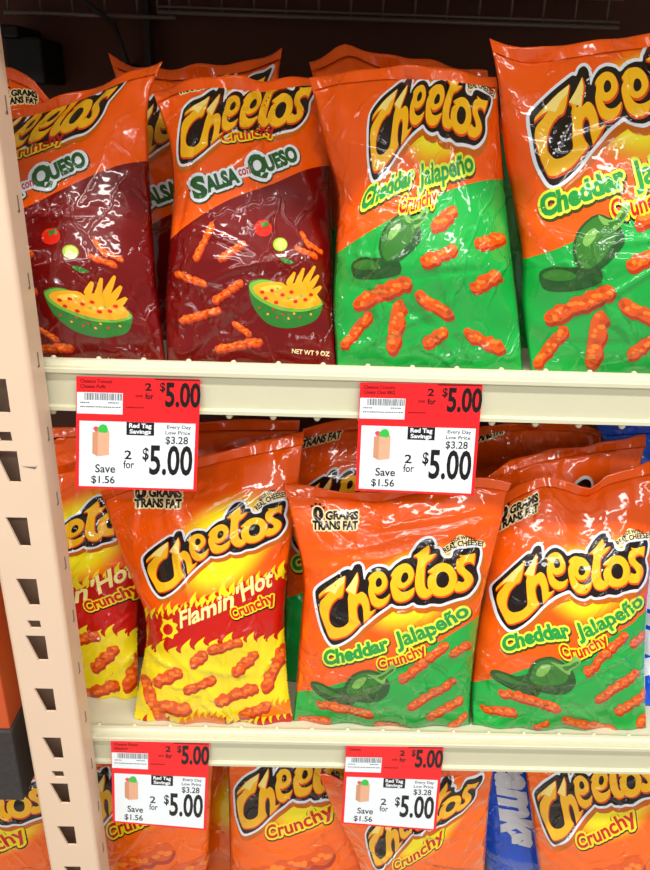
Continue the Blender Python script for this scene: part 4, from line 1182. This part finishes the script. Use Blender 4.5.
build_bag(B['m4b'], 'jal', 'orange bag just behind the right green bag of the middle shelf, its corner pointing right', GM, ('logo', 'claim_lettering', 'flavour_lettering', 'cheese_lettering'))
build_bag(B['m5b'], 'jal', 'dim orange bag deepest in the middle shelf, under the shelf edge right of the tag', GM, ('logo', 'claim_lettering', 'flavour_lettering', 'cheese_lettering'))
build_bag(B['m6'], 'blue', 'blue snack bag with white letters at the right edge of the middle shelf', GM)
build_bag(B['l0'], 'plain', 'plain orange snack bag left of the beige post, bottom corner of the picture', GL)
build_bag(B['l1'], 'plain', 'plain orange snack bag behind the lower left price tag, beside the post', GL)
build_bag(B['l1b'], 'plain', 'dim plain orange bag set back in the gap right of the lower left tag', GL, ('snack_picture',))
build_bag(B['l2'], 'plain', 'plain orange snack bag between the two lower price tags', GL)
build_bag(B['l3'], 'plain', 'plain orange snack bag tipped forward behind the lower right price tag', GL)
build_bag(B['l4'], 'plain', 'plain orange snack bag at the right of the lowest shelf, beside the blue bag', GL)
build_bag(B['l5'], 'blue', 'blue snack bag with vertical white letters between two orange bags, lowest shelf', GL)

# ------------------------------------------------------------------ neighbouring bay left of the post
def left_bay():
    YF = -0.03
    e = at_y(24, 801, YF); k = at_y(8.5, 732, YF); top = at_y(2, 520, YF)
    x1 = e[0]
    m = MB(); m.box((x1 - 0.35, YF, e[2]), (x1, 0.022, k[2]))
    o = m.build('display_ledge', mat('dark_speckled', (58, 54, 54), 0.7, 0.3, noise=0.35, nscale=220), None, bevel=0.002)
    tag(o, 'dark grey speckled ledge left of the beige post, under an orange carton', 'ledge')
    r = thing('display_carton', 'orange carton on the dark ledge at the left edge, behind the post', 'carton', (x1 - 0.15, 0.0, k[2]))
    oc = mat('carton_orange', (196, 84, 40), 0.55, 0.3, noise=0.05)
    m = MB(); m.box((x1 - 0.30, YF + 0.003, k[2] + 0.0005), (x1 - 0.002, 0.018, top[2])); m.build('carton_body', oc, r, bevel=0.0015)
    m = MB(); m.box((x1 - 0.30, YF + 0.002, top[2] - 0.0), (x1 - 0.001, 0.019, top[2] + 0.004)); m.build('lid', oc, r, bevel=0.001)
left_bay()

# ------------------------------------------------------------------ back of the bay above the top row
def back_fittings():
    wire = mat('grey_wire', (112, 96, 88), 0.45, 0.5, metal=0.3)
    Y = 0.440
    a = at_y(560, 26, Y); z = a[2]
    xs = at_y(150, 20, Y)[0]
    r = thing('wire_panel', 'grey wire grid panel on the back wall, above the top row', 'wire panel', (0.2, Y, z))
    sp = 27 / 740 * 1.08
    for i in range(15):
        x = xs + 0.01 + sp * i
        m = MB(); m.tube((x, Y, z), (x, Y, LIPZ + GAP - 0.05), 0.0016, 8); m.build('vertical_wire', wire, r, smooth=True)
    for dz, rr in ((0, 0.0026), (0.006, 0.0016), (0.030, 0.0016), (0.068, 0.0016), (0.106, 0.0016)):
        m = MB(); m.tube((xs + 0.01, Y - 0.003, z + dz), (xs + 0.01 + sp * 14.4, Y - 0.003, z + dz), rr, 8); m.build('horizontal_wire', wire, r, smooth=True)
    z2 = at_y(50, 14, Y)[2]; x0 = at_y(5, 14, Y)[0]
    r = thing('wire_panel', 'wire grid panel on the back wall, in the dark corner near the post', 'wire panel', (x0, Y, z2))
    for i in range(6):
        x = x0 + 0.005 + sp * i
        m = MB(); m.tube((x, Y, z2), (x, Y, LIPZ + GAP - 0.05), 0.0016, 8); m.build('vertical_wire', wire, r, smooth=True)
    m = MB(); m.tube((x0, Y - 0.003, z2), (x0 + sp * 5.3, Y - 0.003, z2), 0.0026, 8); m.build('horizontal_wire', wire, r, smooth=True)
    dk = mat('dark_metal', (46, 34, 32), 0.6, 0.3)
    x = at_y(147, 30, 0.45)[0]
    m = MB(); m.box((x - 0.004, 0.445, LIPZ - 0.3), (x + 0.004, 0.4695, LIPZ + GAP - 0.05))
    tag(m.build('seam_strip', dk, bevel=0.001), 'dark upright strip on the back wall above the two red bags', 'strip')
    m = MB(); pts = [at_y(78, -4, 0.43), at_y(114, 24, 0.43), at_y(128, 66, 0.43)]
    for p, q in zip(pts, pts[1:]): m.tube(p, q, 0.0035, 8)
    m.ball(pts[1], (.0035,) * 3); m.tube(pts[2], pts[2] + np.array([0, 0.0398, 0]), 0.0035, 8)
    tag(m.build('shelf_brace', dk, smooth=True), 'bent dark brace rod against the back wall, above the leftmost bags', 'brace')
    c = at_y(27, 56, 0.40)
    r = thing('wall_hook', 'black bracket block in the dark corner beside the post top', 'bracket', tuple(c))
    bk = mat('black_plastic', (16, 12, 12), 0.5, 0.3)
    m = MB(); m.box((c[0] - 0.022, 0.39, c[2] - 0.030), (c[0] + 0.022, 0.4695, c[2] + 0.020)); m.build('block', bk, r, bevel=0.003)
    m = MB(); m.box((c[0] - 0.026, 0.385, c[2] + 0.018), (c[0] - 0.002, 0.4695, c[2] + 0.032)); m.build('tab', bk, r, bevel=0.003)
back_fittings()
